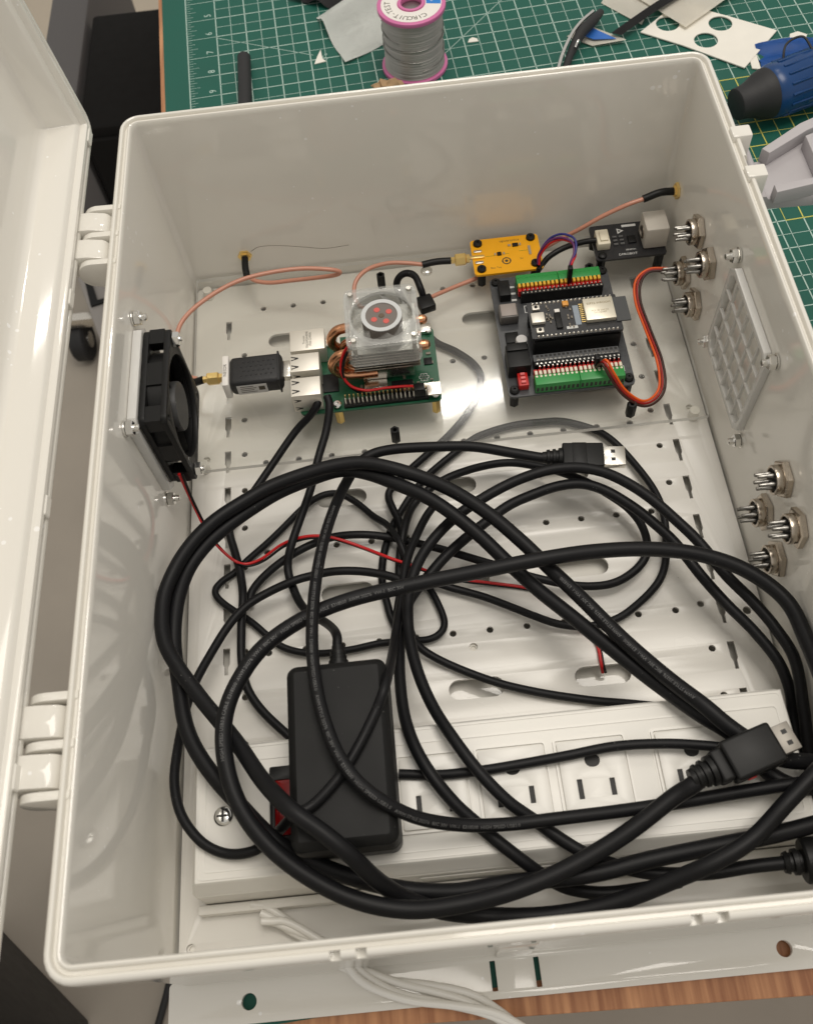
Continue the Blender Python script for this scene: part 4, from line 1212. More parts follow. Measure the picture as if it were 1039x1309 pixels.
# left strip: jack, regulator, capacitor, jumpers
box('inductor', (40.6, 52.2, 133.6, 145.0, EZ + 0.05, EZ + 7.5), mat('inductor_grey', rgb(96, 92, 88), 0.45), EB, bev=1.2)
box('inductor_cap', (41.6, 51.2, 134.6, 144.0, EZ + 7.52, EZ + 7.9), mat('inductor_face', rgb(150, 140, 134), 0.4), EB, bev=0.15)
box('chip', (42.5, 50.5, 118.5, 126.5, EZ + 0.05, EZ + 1.6), BLACKP, EB, bev=0.2)
lathe('capacitor', (51.2, 116.0, EZ + 0.05), (0, 0, 1), [(0, 3.9), (1.5, 3.9), (1.6, 3.6), (6.4, 3.6), (7.0, 3.2), (7.0, 0)], LABELS, EB, n=24)
jk = box('power_jack', (40.0, 53.6, 92.6, 109.2, EZ + 0.05, EZ + 11), BLACKP, EB, bev=0.6)
box('jack_back', (40.6, 53.0, 104, 109.6, EZ + 11.02, EZ + 12.2), BLACKP, jk, bev=0.4)
dp = box('jumper_block', (45.0, 51.0, 82.8, 92.2, EZ + 0.05, EZ + 5.0), REDP, EB, bev=0.3)
for k in range(3):
    box('jumper_pin', (46.6, 49.4, 83.9 + k * 2.9, 85.6 + k * 2.9, EZ + 5.0, EZ + 6.4), mat('jumper_pink', rgb(220, 110, 110), 0.4), dp, bev=0.2, seg=1)
box('pin_socket', (43, 50, 152.4, 164.6, EZ + 0.05, EZ + 6.5), BLACKP, EB, bev=0.2)
for k in range(3):
    box('printed_mark', (50.6, 53.8, 163.2 - k * 5.4, 164.8 - k * 5.4, EZ + 0.02, EZ + 0.06), SILK, EB)
for k in range(4):
    plate('printed_mark', [rrect(57.4 + k * 12.6, 68.4 + k * 12.6, 141.6, 147.6, 0.4), rrect(57.9 + k * 12.6, 67.9 + k * 12.6, 142.1, 147.1, 0.3)], EZ + 0.02, EZ + 0.06, SILK, EB)
plate('printed_mark', [rrect(55, 110, 88.6, 92.8, 0.3), rrect(55.5, 109.5, 89.1, 92.3, 0.2)], EZ + 0.15, EZ + 0.19, SILK, EB)
rebase(EB)

MC = thing('microcontroller_module', 'black microcontroller module with silver radio can on the breakout board', 'microcontroller')
NZ = EZ + 17.5
plate('circuit_board', [rrect(56.2, 110.4, 106.4, 134.2, 1.0)], NZ - 1.6, NZ, PCBK, MC)
plate('antenna_board', [rrect(107.5, 116.0, 112.5, 131.0, 0.3)], NZ + 0.05, NZ + 0.9, mat('antenna_grey', (0.055, 0.058, 0.06), 0.5), MC)
rc = box('radio_can', (89.4, 107.2, 113.8, 130.2, NZ + 0.05, NZ + 3.2), mat('radio_can', (0.82, 0.77, 0.64), 0.38, 0.6), MC, bev=0.35)
text('printed_text', 'ESP32-WROOM', 2.1, mat('can_print', rgb(140, 120, 70), 0.5), rc, (98.4, 126.0, NZ + 3.24))
text('printed_text', 'FCC ID 2AC7Z\n211-161007', 1.6, MATS['can_print'], rc, (98.4, 119.5, NZ + 3.24))
for y in (107.7, 132.9):
    for k in range(19):
        x = 59.8 + k * 2.62
        lathe('pin', (x, y, NZ + 0.02), (0, 0, 1), [(0, 0.95), (0.35, 0.8), (0.9, 0.4), (0.9, 0)], TIN, MC, n=8)
box('usb_port', (57.2, 65.2, 116.6, 124.2, NZ + 0.05, NZ + 2.8), SHIELD, MC, bev=0.5)
for y in (111.6, 129.2):
    bt = box('button', (59.0, 63.4, y - 1.7, y + 1.7, NZ + 0.05, NZ + 1.6), SHIELD, MC, bev=0.2)
    lathe('plunger', (61.2, y, NZ + 1.6), (0, 0, 1), [(0, 1.0), (0.6, 0.95), (0.6, 0)], BLACKP, bt, n=14)
box('chip', (71.4, 75.2, 112.0, 123.6, NZ + 0.05, NZ + 1.4), BLACKP, MC, bev=0.15)
box('component', (77.4, 81.0, 128.2, 131.6, NZ + 0.05, NZ + 1.9), mat('tantalum', rgb(216, 150, 60), 0.4), MC, bev=0.2)
box('component', (72.0, 75.0, 124.2, 126.6, NZ + 0.05, NZ + 1.2), LABELW, MC, bev=0.2)
box('printed_mark', (83.2, 86.6, 113.6, 128.6, NZ + 0.02, NZ + 0.07), mat('silk_bluegrey', rgb(140, 150, 160), 0.5), MC)
box('printed_mark', (77.4, 84.0, 111.2, 113.2, NZ + 0.02, NZ + 0.07), SILK, MC)
for k in range(10):
    box('pin', (87.0, 89.3, 115.0 + k * 1.5, 115.6 + k * 1.5, NZ + 0.03, NZ + 0.3), GOLD, rc)
bm = bmesh.new()
for k in range(26):
    x = random.uniform(66, 86); y = random.uniform(110, 131)
    if 70.5 < x < 87.5 and 110 < y < 130:
        x = random.choice((67.0, 68.6, 79.5, 81.6)); 
    add_box(bm, x - .45, x + .45, y - .8, y + .8, NZ + .02, NZ + .6)
o_ = finish(bm, 'surface_components', MATS['smd'], MC)
o_['kind'] = 'stuff'
rebase(MC)

# ================================================================== sensor board in the back corner
SB = thing('sensor_board', 'black sensor board with grey cube sensor in the back right corner', 'circuit board')
SZ = 27.0
plate('circuit_board', [rrect(108.6, 154.0, 175.4, 205.6, 2)], SZ - 1.6, SZ, PCBK, SB)
for x, y in ((112.5, 179), (150.5, 179), (112.5, 202), (150.5, 202)):
    nylon_post(SB, x, y, SZ - 1.62)
lathe('screw', (112.8, 178.8, SZ + 0.02), (0, 0, 1), [(0, 2.8), (1.4, 2.7), (2.0, 1.8), (2.0, 0)], BLACKP, SB, n=18)
sc = box('sensor_cube', (139.6, 154.4, 180.6, 197.6, SZ + 0.05, SZ + 16.5), SENSW, SB, bev=1.2)
lathe('sensor_port', (139.62, 189.0, SZ + 7.4), (-1, 0, 0), [(0, 4.4), (0.5, 4.4), (0.5, 3.3), (0.2, 3.2), (0.2, 0)], NICKEL, sc, n=24)
js = box('wire_connector', (110.4, 118.6, 183.6, 196.4, SZ + 0.05, SZ + 6.0), CREAM, SB, bev=0.6)
box('key', (112.4, 117.4, 185.8, 194.2, SZ + 6.02, SZ + 7.2), CREAM, js, bev=0.4)
text('printed_text', 'DFROBOT', 2.6, SILK, SB, (129.5, 178.4, SZ + 0.05))
text('printed_text', 'SEN0321', 1.8, SILK, SB, (132.0, 182.0, SZ + 0.05))
plate('printed_mark', [circle(127.5, 199.0, 2.8, 3), circle(127.5, 199.0, 1.3, 3)], SZ + 0.02, SZ + 0.06, SILK, SB)
box('printed_mark', (129.8, 139.0, 202.0, 204.0, SZ + 0.02, SZ + 0.06), SILK, SB)
for k in range(3):
    for j in range(2):
        box('component', (122 + j * 4.2, 124.6 + j * 4.2, 186.6 + k * 3.2, 188.0 + k * 3.2, SZ + 0.05, SZ + 0.9), mat('smd_grey', (0.12, 0.12, 0.12), 0.4), SB)
box('chip', (131.5, 136.5, 187, 193, SZ + 0.05, SZ + 1.2), BLACKP, SB, bev=0.1)
rebase(SB)

# spare black posts standing on the sheet
for x, y, lab in ((-31.4, 66.0, 'lone black nylon post near the front edge of the clear sheet, left of centre'),
                  (110.1, 66.0, 'lone black nylon post near the front edge of the clear sheet, below the breakout board'),
                  (-31.0, 189.0, 'lone black nylon post standing behind the clear cooler fan'),
                  (104.6, 176.6, 'lone black nylon post between the green terminals and the sensor board')):
    p = lathe('nylon_post', (x, y, AZ + 0.02), (0, 0, 1), [(0, 3.0), (10.6, 3.0), (11, 2.7), (11, 1.4), (7, 1.3), (7, 0)], BLACKP, None, n=6)
    tag(p, lab, 'standoff', 'loose black posts on the clear sheet')
    rebase(p)

# ================================================================== small wires
JW = thing('jumper_wires', 'blue and purple jumper wires arching from the yellow board to the rear terminals', 'wires')
jp = [(71.6, 179.6, 26.5), (72.4, 182.5, 33), (78.0, 184.2, 41), (85.0, 181.4, 46.5), (91.2, 175.1, 48), (91.4, 168.0, 46), (88.6, 162.6, 43.5), (87.4, 160.0, 40)]
for k, (m_, d) in enumerate(((BLUEW, (0.8, 0.6, 0.9)), (PURW, (-0.6, -0.9, -0.4)), (REDW, (0.2, -1.6, -1.6)))):
    tube('wire', [(x + d[0], y + d[1], z + d[2] * (1 if 0 < i < 6 else 0)) for i, (x, y, z) in enumerate(jp)], 0.75, m_, JW, n=8)
box('plug', (85.6, 88.4, 155.2, 158.5, EZ + 6.7, EZ + 20.5), BLACKP, JW, bev=0.3)
rebase(JW)
SW = tube('sensor_cable', [(71.0, 176.4, 23.0), (74, 180.5, 23), (80, 186.5, 24), (90, 190.6, 26), (100, 190.6, 29), (106.5, 190.2, 30.2), (110.3, 190.0, 30.2)], 1.9, BLACKP, None)
tag(SW, 'short black cable between the yellow board and the sensor board connector', 'cable')
rebase(SW)
RB = thing('ribbon_wires', 'orange, red and brown three-wire ribbon looping from front terminals to a wall connector', 'wires')
rp = [(92.6, 88.2, 33.5), (94.6, 84.6, 41), (98.7, 78.1, 36), (105.5, 71.6, 27), (116.1, 67.1, 20), (125.4, 70.6, 18), (131.4, 79.5, 19), (132.9, 96.7, 21), (130.7, 120.2, 22), (128.6, 140.8, 24), (131.0, 154.3, 27), (138.4, 160.0, 30), (149.5, 157.5, 32)]
for k, m_ in enumerate((ORW, mat('ribbon_red', rgb(150, 26, 20), 0.4), mat('ribbon_brown', rgb(54, 24, 14), 0.4))):
    pts = []
    for i, q in enumerate(rp):
        a, b = Vector(rp[max(0, i - 1)]), Vector(rp[min(len(rp) - 1, i + 1)])
        t = (b - a).normalized()
        sdir = t.cross(Vector((0, 0, 1))).normalized()
        w = 1.75 if i < len(rp) - 2 else 0.9
        off = sdir * (-(k - 1) * -w) + Vector((0, 0, -(k) * 0.35))
        pts.append(Vector(q) + off)
    tube('wire', pts, 0.8, m_, RB, n=8)
box('plug', (90.2, 92.9, 86.9, 90.6, EZ + 7.1, EZ + 17.5), BLACKP, RB, bev=0.3)
box('plug', (93.0, 95.6, 86.9, 90.6, EZ + 7.1, EZ + 14.0), BLACKP, RB, bev=0.3)
rebase(RB)
FW = thing('fan_wires', 'thin red and black fan wires trailing from the wall fan across the panel', 'wires')
rpts = [Vector(q) for q in CABLES['red'][1]]
tube('wire', rpts, 0.9, REDW, FW, n=8)
tube('wire', [q + Vector((1.2, -0.9, -0.9)) if 0 < i < len(rpts) - 1 else q + Vector((1.6, 0, 0)) for i, q in enumerate(rpts)], 0.8, BLACKP, FW, n=8)
rebase(FW)
HR = tube('loose_strand', [(-115, 214.8, 30), (-108, 212, 36), (-95, 210, 37), (-80, 211.5, 32), (-66, 213, 27), (-50, 214.6, 26)], 0.16, mat('hair_wire', (0.12, 0.08, 0.06), 0.4), None, n=5)
tag(HR, 'hair-thin dark strand arching over the brown coax loop by the back wall', 'strand')

# ================================================================== power strip
PS = thing('power_strip', 'white power strip with a row of outlets across the front of the enclosure', 'power strip')
sx0, sx1, sy0, sy1 = -146.5, 146.5, -185.5, -113.5
bm = bmesh.new()
fs = add_ring_sweep(bm, (sx0, sx1, sy0, sy1), 4, [(1.0, 0.1), (0.3, 1.2), (1.2, 27), (2.0, 28.2), (2.0, 29.2), (2.6, 30.0), (4.6, 38.0), (5.6, 39.6), (7.2, 40.0)], close=True)
bmesh.ops.recalc_face_normals(bm, faces=bm.faces)
finish(bm, 'housing', STRIPW, PS, sharp=30)
plate('face_ridge', [rrect(-137, 137, -176, -126, 2), rrect(-136.2, 136.2, -175.2, -126.8, 1.6)], 40.02, 40.4, STRIPW, PS)
for k in range(4):
    xc = -28.8 + k * 37.4 if k < 3 else 92.5
    ot = plate('outlet', [rrect(xc - 15.4, xc + 15.4, -166.5, -133.6, 1.2)] + ([stadium(xc, -143.2, 7.2, 6.4)] +
               [rrect(xc - 7.5 - 1.2, xc - 7.5 + 1.2, -160.5, -151.5, 0.2), rrect(xc + 7.5 - 1.2, xc + 7.5 + 1.2, -160.0, -152.2, 0.2)]), 40.05, 41.3, STRIPW, PS, bevel=0.15)
    plate('surround', [rrect(xc - 17.0, xc + 17.0, -168.2, -132.0, 1.4), rrect(xc - 16.2, xc + 16.2, -167.4, -132.8, 1.2)], 40.05, 41.0, STRIPW, ot)
    plate('contact_well', [circle(xc, -143.2, 4.2, 16)], 40.04, 40.2, SLOTK, ot)
    for s in (-1, 1):
        plate('contact_well', [rrect(xc + s * 7.5 - 1.6, xc + s * 7.5 + 1.6, -161.0, -151.0, 0.2)], 40.04, 40.2, SLOTK, ot)
plate('label_plate', [rrect(74.5, 112, -169, -131.5, 2.5), rrect(75.1, 111.4, -168.4, -132.1, 2.2)], 40.02, 40.3, STRIPW, PS)
lathe('screw', (-127.8, -151.5, 40.05), (0, 0, 1), [(0, 4.6), (0.8, 4.5), (1.6, 3.6), (1.9, 2.0), (1.9, 0)], CHROME, PS, n=24)
box('screw_slot', (-130.6, -125.0, -152.0, -151.0, 41.85, 42.05), SLOTK, PS)
box('screw_slot', (-128.3, -127.3, -154.3, -148.7, 41.86, 42.06), SLOTK, PS)
sw = plate('rocker_switch', [rrect(-105.5, -86.0, -166.5, -131.5, 1.0), rrect(-103.2, -88.3, -163.5, -138.0, 0.6)], 40.05, 43.0, BLACKP, PS, bevel=0.3)
box('rocker', (-103.0, -88.5, -163.3, -138.2, 40.06, 43.6), ROCKER, sw, bev=0.6)
plate('side_recess', [rrect(-40, 120, 6, 22, 1), rrect(-39, 119, 7, 21, 1)], 0.0, 0.5, STRIPW, PS, mtx=cols((1, 0, 0), (0, 0, 1), (0, -1, 0), (0, sy0 + 0.9, 0)))
plate('seam', [rrect(-139.6, 139.6, -179.0, -120.0, 2.2), rrect(-139.2, 139.2, -178.6, -120.4, 2.0)], 40.02, 40.25, STRIPW, PS)
box('base_ledge', (-147.5, 147.5, -190.0, -185.4, 0.1, 9.0), STRIPW, PS, bev=1.2)
rebase(PS)

WC = thing('mains_cord', 'white mains cord leaving the front of the enclosure over the bench edge', 'cord')
for k in range(4):
    tube('strand', [Vector(q) + Vector((k * 3.3 - 4 + 1.6 * math.sin(i * 0.9 + k * 2.1), k * -2.6 + 3 + 1.5 * math.cos(i * 0.7 + k * 1.7), k * 0.9)) for i, q in enumerate(((-118, -191.5, 8), (-112, -193, 7), (-102, -199, 5.5), (-92, -205, 4.0), (-84, -211, 2), (-78, -217, -2), (-70, -222, -7), (-56, -228.0, -9.6), (-38, -232.5, -10.2), (-20, -238, -11.5), (-6, -246, -15), (8, -256, -22), (24, -268, -40), (36, -278, -80)))], 1.9, STRIPW, WC, n=10)
rebase(WC)

# ================================================================== power adapter lying on the strip
AD = thing('power_adapter', 'matte black power adapter brick lying across the power strip', 'power adapter')
ax0, ax1, ay0, ay1, az0, az1 = -92.0, -44.2, -177.0, -92.6, 43.9, 73.5
bm = bmesh.new()
add_ring_sweep(bm, (ax0, ax1, ay0, ay1), 5.5, [(3.0, az0), (1.4, az0 + 0.8), (0.6, az0 + 2.4), (0.0, az0 + 15.5), (0.55, az0 + 15.8), (0.55, az0 + 16.4), (0.0, az0 + 16.7), (0.6, az1 - 3.6), (1.2, az1 - 2.6), (3.4, az1 - 0.5), (4.4, az1)], close=True)
bmesh.ops.recalc_face_normals(bm, faces=bm.faces)
finish(bm, 'case', BRICKM, AD, sharp=25)
lc = [Vector(q) for q in CABLES['L'][1]]
tip = Vector((-68.0, ay1 - 0.5, 60.0))
lathe('strain_relief', tip, (0, 1, 0), [(0, 6.0), (2.2, 6.0), (2.6, 4.6), (4.2, 4.8), (4.6, 3.9), (6.4, 4.3), (6.8, 3.6), (8.8, 3.9), (9.2, 3.1), (12.0, 2.9)], BLACKP, AD, n=20)
tube('cord', lc[:-3] + [lc[-3] * 0.5 + Vector((-69, -66, 44)) * 0.5, Vector((-68.6, -74, 57)), Vector((-68.2, -81.5, 60)), Vector((-68, -88, 60))], 2.4, CABLE, AD)
rebase(AD)


# ================================================================== black cables
def print_along(parent, path, r, s, size, start, end, up=(0, -0.45, 0.9)):
    """flat lettering wrapped on the upper side of a round cable, repeated between two arc lengths"""
    acc = [0.0]
    for a, b in zip(path, path[1:]):
        acc.append(acc[-1] + (b - a).length)
    me = text_mesh(s, size, 'LEFT')
    L = max(v.co.x for v in me.vertices) / K + size
    base = [(v.co.x / K, v.co.y / K) for v in me.vertices]
    faces = [tuple(p.vertices) for p in me.polygons]
    bpy.data.meshes.remove(me)
    up = Vector(up).normalized()
    verts, fcs = [], []

    def at(d):
        d = max(0.0, min(acc[-1] - 1e-4, d))
        lo, hi = 0, len(acc) - 1
        while hi - lo > 1:
            md_ = (lo + hi) // 2
            if acc[md_] <= d:
                lo = md_
            else:
                hi = md_
        t = (d - acc[lo]) / max(1e-9, acc[hi] - acc[lo])
        p = path[lo].lerp(path[hi], t)
        tg = (path[hi] - path[lo]).normalized()
        return p, tg

    d0 = start
    while d0 + L < end:
        o = len(verts)
        for x, y in base:
            p, tg = at(d0 + x)
            n_ = (up - tg * up.dot(tg)).normalized()
            s_ = n_.cross(tg)
            a = y / r
            verts.append((p + (n_ * math.cos(a) + s_ * math.sin(a)) * (r + 0.06)) * K)
        fcs += [tuple(o + i for i in f) for f in faces]
        d0 += L
    me = bpy.data.meshes.new('print')
    me.from_pydata(verts, [], fcs)
    link_mesh(me, 'printed_text', PRINT, parent, flat=True)


def oriented(p, fwd, up=(0, 0, 1)):
    f = Vector(fwd).normalized()
    r = f.cross(Vector(up)).normalized()
    return cols(f, r.cross(f).cross(f) * -1 if False else Vector(up).cross(f).normalized(), f.cross(Vector(up).cross(f).normalized()), p)


def obox(name, M, b, m, parent, bev=0.4, seg=2):
    bm = bmesh.new()
    add_box(bm, *b, bev=bev, seg=seg)
    bmesh.ops.transform(bm, matrix=M, verts=bm.verts)
    bmesh.ops.recalc_face_normals(bm, faces=bm.faces)
    return finish(bm, name, m, parent)


# A: the thick video lead with its big plug on the right
VC = thing('video_cable', 'thick black cable with a large metal-tipped plug arching over the whole pile', 'cable')
pa = [Vector(q) for q in CABLES['A'][1]]
f_ = Vector((0.95, 0.28, 0.04)).normalized()
hp = Vector((103.0, -155.0, 61.0))
pa = [hp - f_ * 12, hp - f_ * 17 + Vector((-2, -3, -1))] + pa[1:]
path = spline(pa, 8)
bm = bmesh.new()
add_tube(bm, path, 3.9, 14)
finish(bm, 'cord', CABLE, VC, sharp=60)
print_along(VC, path, 3.9, 'HIGH SPEED USB3.0 CABLE  E318500  AWM 20276  VW-1  80C 30V    ', 2.3, 255, 450)
M_ = oriented(hp, f_)
pl = obox('plug', M_, (-2, 22.5, -9.2, 9.2, -5.2, 5.2), BLACKP, VC, bev=1.6, seg=3)
obox('plug_shoulder', M_, (-8, -1.9, -7.4, 7.4, -4.6, 4.6), BLACKP, pl, bev=1.4, seg=3)
obox('metal_tip', M_, (22.52, 31.0, -6.4, 6.4, -2.5, 2.5), mat('dull_tip', (0.30, 0.28, 0.25), 0.5, 0.6), pl, bev=0.4)
obox('tip_slot', M_, (26, 28.4, -3.6, -1.6, 2.51, 2.6), SLOTK, pl, bev=0)
obox('tip_slot', M_, (26, 28.4, 1.6, 3.6, 2.51, 2.6), SLOTK, pl, bev=0)
obox('orange_mark', M_, (4, 8, -9.6, -9.0, -4.2, -2.2), REDP, pl, bev=0.2)
lathe('strain_relief', hp - f_ * 8.5, -f_, [(0, 6.8), (2.2, 6.8), (2.6, 5.2), (3.6, 5.2), (4.0, 6.2), (5.4, 6.0), (5.8, 5.0), (6.8, 5.0), (7.2, 5.6), (8.6, 5.4), (9.0, 4.6), (11, 4.3)], BLACKP, pl, n=20)
rebase(VC)

# B: usb lead
UC = thing('usb_cable', 'black usb cable with its metal plug pointing right above the coils', 'cable')
pb = [Vector(q) for q in CABLES['B'][1]]
fu = Vector((0.992, -0.12, 0.0)).normalized()
up0 = pb[0] + fu * 1.0
path = spline([up0 + fu * 4] + pb, 8)
bm = bmesh.new()
add_tube(bm, path, 3.0, 14)
finish(bm, 'cord', CABLE, UC, sharp=60)
print_along(UC, path, 3.0, 'AWM STYLE 20276  80C 30V  VW-1  E318500  HIGH SPEED USB3.0     ', 2.1, 150, 400)
M_ = oriented(up0, fu)
pl = obox('plug', M_, (11, 34.0, -7.8, 7.8, -3.9, 3.9), BLACKP, UC, bev=1.0, seg=3)
obox('grip', M_, (16, 25, -8.0, 8.0, -4.1, 4.1), BLACKP, pl, bev=1.0, seg=2)
obox('metal_tip', M_, (34.02, 46.0, -6.0, 6.0, -2.25, 2.25), TIN, pl, bev=0.3)
for yy in (-2.6, 2.6):
    obox('tip_slot', M_, (38, 40.4, yy - 1.1, yy + 1.1, 2.26, 2.33), SLOTK, pl, bev=0)
lathe('strain_relief', up0 + fu * 11, -fu, [(0, 5.6), (2.0, 5.4), (2.3, 4.2), (3.4, 4.2), (3.7, 5.0), (5.3, 4.9), (5.6, 3.9), (6.7, 3.9), (7.0, 4.6), (8.6, 4.5), (8.9, 3.5), (11, 3.3)], BLACKP, pl, n=20)
rebase(UC)

SIMPLE = [
    ('C1', 'coiled_cable', 'thick black cable forming the outermost left arc and crossing the adapter corner', 3.8, 14, True),
    ('C2', 'coiled_cable', 'thick black cable forming the inner left arc just inside the outermost loop', 3.8, 14, False),
    ('M2', 'black_cable', 'medium black cable, lower of the two arcs under the usb plug', 3.0, 12, False),
    ('I', 'black_cable', 'black cable looping at far left and crossing the adapter diagonally', 2.4, 12, False),
    ('J', 'black_cable', 'thin black cable making a closed oval loop in the middle of the panel', 2.4, 10, False),
    ('K', 'black_cable', 'thin black cable running from the computer down the left side to the adapter', 2.4, 10, False),
    ('N', 'black_cable', 'thin black cable lying flat with a sharp kink left of the adapter cord', 2.0, 10, False),
    ('Q', 'black_cable', 'thin black cable making the widest flat loop on the right of the panel', 2.2, 10, False),
    ('P', 'power_lead', 'black lead from the back of the computer diving under the clear sheet', 2.3, 10, False),
    ('S', 'black_cable', 'thin black cable running right to the back edge of the power strip', 2.2, 10, False),
    ('T', 'black_cable', 'black cable lying along the outlets from the adapter to the large plug', 2.4, 10, False),
]
for key, nm, lab, r, n, prn in SIMPLE:
    pts = [Vector(q) for q in CABLES[key][1]]
    path = [q + Vector((0.35 * math.sin(i * 0.23 + r), 0.35 * math.cos(i * 0.19), 0)) for i, q in enumerate(spline(pts, 8))]
    bm = bmesh.new()
    add_tube(bm, path, r, n)
    if prn:
        t = thing(nm, lab, 'cable')
        finish(bm, 'cord', CABLE, t, sharp=60)
        print_along(t, path, r, 'AWM STYLE 20276  80C 30V  VW-1  E318500     ', 2.2, 70, 200)
    elif key == 'P':
        t = thing(nm, lab, 'cable')
        finish(bm, 'cord', CABLE, t, sharp=60)
        a = pts[0]
        obox('plug', oriented(a, (0.25, -0.9, 0)), (-1, 10, -5.2, 5.2, -3.2, 3.2), BLACKP, t, bev=1.2)
    else:
        t = finish(bm, nm, CABLE, None, sharp=60)
        tag(t, lab, 'cable')
    rebase(t)

MCB = thing('black_cable', 'medium black cable, upper arc under the usb plug, with a plug at far right', 'cable')
path = spline([Vector(q) for q in CABLES['M1'][1]], 8)
bm = bmesh.new()
add_tube(bm, path, 3.0, 12)
finish(bm, 'cord', CABLE, MCB, sharp=60)
e0 = Vector(CABLES['M1'][1][-1])
ev = (e0 - Vector(CABLES['M1'][1][-2])).normalized()
lathe('plug', e0 - ev * 5, ev, [(0, 4.2), (2.0, 5.0), (2.4, 4.2), (3.6, 4.2), (4.0, 5.6), (6.0, 5.8), (6.4, 4.8), (7.6, 4.8), (8, 9.0), (9, 9.8), (26, 10.2), (27, 9.6)], BLACKP, MCB, n=22)
rebase(MCB)

# ================================================================== things lying on the mat
TZ = BENCH_Z + 2.15
# solder spool
SP = thing('solder_spool', 'pink spool of grey solder wire with a white and blue label', 'spool', (13.5, 452, TZ))
lathe('flange', (0, 0, 0), (0, 0, 1), [(0, 26.4), (0.5, 27), (2.8, 27), (3.2, 26.4)], PINK, SP, n=48)
tf = plate('flange', [circle(0, 0, 27, 48), circle(0, 0, 8.2, 32)], 50.8, 54.0, PINK, SP, bevel=0.4)
plate('core', [circle(0, 0, 11.5, 32), circle(0, 0, 8.3, 32)], 3.2, 50.7, PINK, SP)
plate('hub_rim', [circle(0, 0, 10.6, 32), circle(0, 0, 8.2, 32)], 54.02, 55.0, PINK, tf, bevel=0.3)
bm = bmesh.new()
pr = [(0, 12)]
nw = 64
for i in range(nw):
    rr = 24.4 - 0.9 * math.sin(math.pi * i / nw) + random.uniform(-0.14, 0.14)
    z0 = 3.4 + i * (47.2 / nw)
    for j, q in enumerate((0.15, 0.5, 0.85)):
        pr.append((z0 - 3.3 + q * 47.2 / nw, rr + (0.26 if j == 1 else 0)))
pr.append((47.35, 12))
add_lathe(bm, (0, 0, 3.3), (0, 0, 1), pr, 48)
for k in range(7):                                        # loose, slanting turns
    z1 = random.uniform(8, 46); z2 = z1 + random.uniform(-7, 7); a0 = random.random() * 6.28
    add_tube(bm, [((24.6) * math.cos(a0 + i * 0.14), 24.6 * math.sin(a0 + i * 0.14), min(50, max(4, z1 + (z2 - z1) * i / 24))) for i in range(25)], 0.45, 6)
finish(bm, 'solder_wire', SOLDER, SP, sharp=80)
lab_ = plate('label', [circle(0, 0, 23.8, 48), circle(0, 0, 11.2, 32)], 54.02, 54.14, LABELW, tf)


def sector(a0, a1, r0, r1, n=10):
    A = [a0 + (a1 - a0) * i / n for i in range(n + 1)]
    return [(r1 * math.cos(a), r1 * math.sin(a)) for a in A] + [(r0 * math.cos(a), r0 * math.sin(a)) for a in reversed(A)]


plate('blue_band', [sector(math.radians(-12), math.radians(62), 11.8, 23.2)], 54.16, 54.22, LABELB, lab_)
plate('blue_band', [sector(math.radians(104), math.radians(150), 11.8, 23.2)], 54.16, 54.22, LABELB, lab_)
mes = []
word = 'CIRCUIT-TEST'
for i, ch in enumerate(word):
    a = math.radians(-62 - i * 11.6)
    me_ = text_mesh(ch, 6.6)
    t = Matrix.Translation((18.6 * K * math.cos(a), 18.6 * K * math.sin(a), 54.2 * K)) @ Matrix.Rotation(a - math.pi / 2, 4, 'Z')
    me_.transform(t)
    mes.append(me_)
link_mesh(join_meshes(mes), 'printed_text', SILKD, lab_, flat=True)
mes = []
for i, ln in enumerate(('SN60/PB40', 'ROSIN', 'CORE')):
    a = math.radians(20)
    me_ = text_mesh(ln, 2.6)
    me_.transform(Matrix.Translation(((15 + i * 3.0) * K * math.cos(a), (15 + i * 3.0) * K * math.sin(a), 54.26 * K)) @ Matrix.Rotation(a - math.pi / 2, 4, 'Z'))
    mes.append(me_)
link_mesh(join_meshes(mes), 'printed_text', LABELW, lab_, flat=True)

# heat-shrink tube standing up behind the box
HT = tube('heat_shrink_tube', [(-126.5, 395, 6), (-126.2, 420, 4), (-125.6, 450, 1), (-125.4, 466, -1)], 5.6, RUBBER, None, n=18)
HT.data.transform(Matrix.Translation((0, 0, -0.0)))
bm = bmesh.new()
_p = spline([(-128.5, 350, TZ + 6.2), (-128.0, 390, TZ + 6.1), (-127.6, 430, TZ + 6.0), (-128.4, 480, TZ + 5.8)], 6)
add_tube(bm, _p, 5.6, 18)
bpy.data.objects.remove(HT)
HT = finish(bm, 'heat_shrink_tube', RUBBER, None, sharp=60)
tag(HT, 'short length of black tubing lying on the mat behind the box', 'tubing')
rebase(HT)


def sheet(name, lab, cat, pts, z, th, m, curl=None, n=10, holes=()):
    if curl is None:
        o = plate(name, [pts] + list(holes), z, z + th, m, None)
    else:
        bm = bmesh.new()
        (a, b, c, d) = [Vector((*q, 0)) for q in pts]
        g = []
        for i in range(n + 1):
            row = []
            for j in range(n + 1):
                s, t = i / n, j / n
                p = (a * (1 - s) + b * s) * (1 - t) + (d * (1 - s) + c * s) * t
                p.z = z + curl(s, t)
                row.append(bm.verts.new(p))
            g.append(row)
        for i in range(n):
            for j in range(n):
                bm.faces.new((g[i][j], g[i + 1][j], g[i + 1][j + 1], g[i][j + 1]))
        bmesh.ops.solidify(bm, geom=bm.faces, thickness=-th)
        bmesh.ops.recalc_face_normals(bm, faces=bm.faces)
        o = finish(bm, name, m, None, sharp=60)
    tag(o, lab, cat)
    return rebase(o)


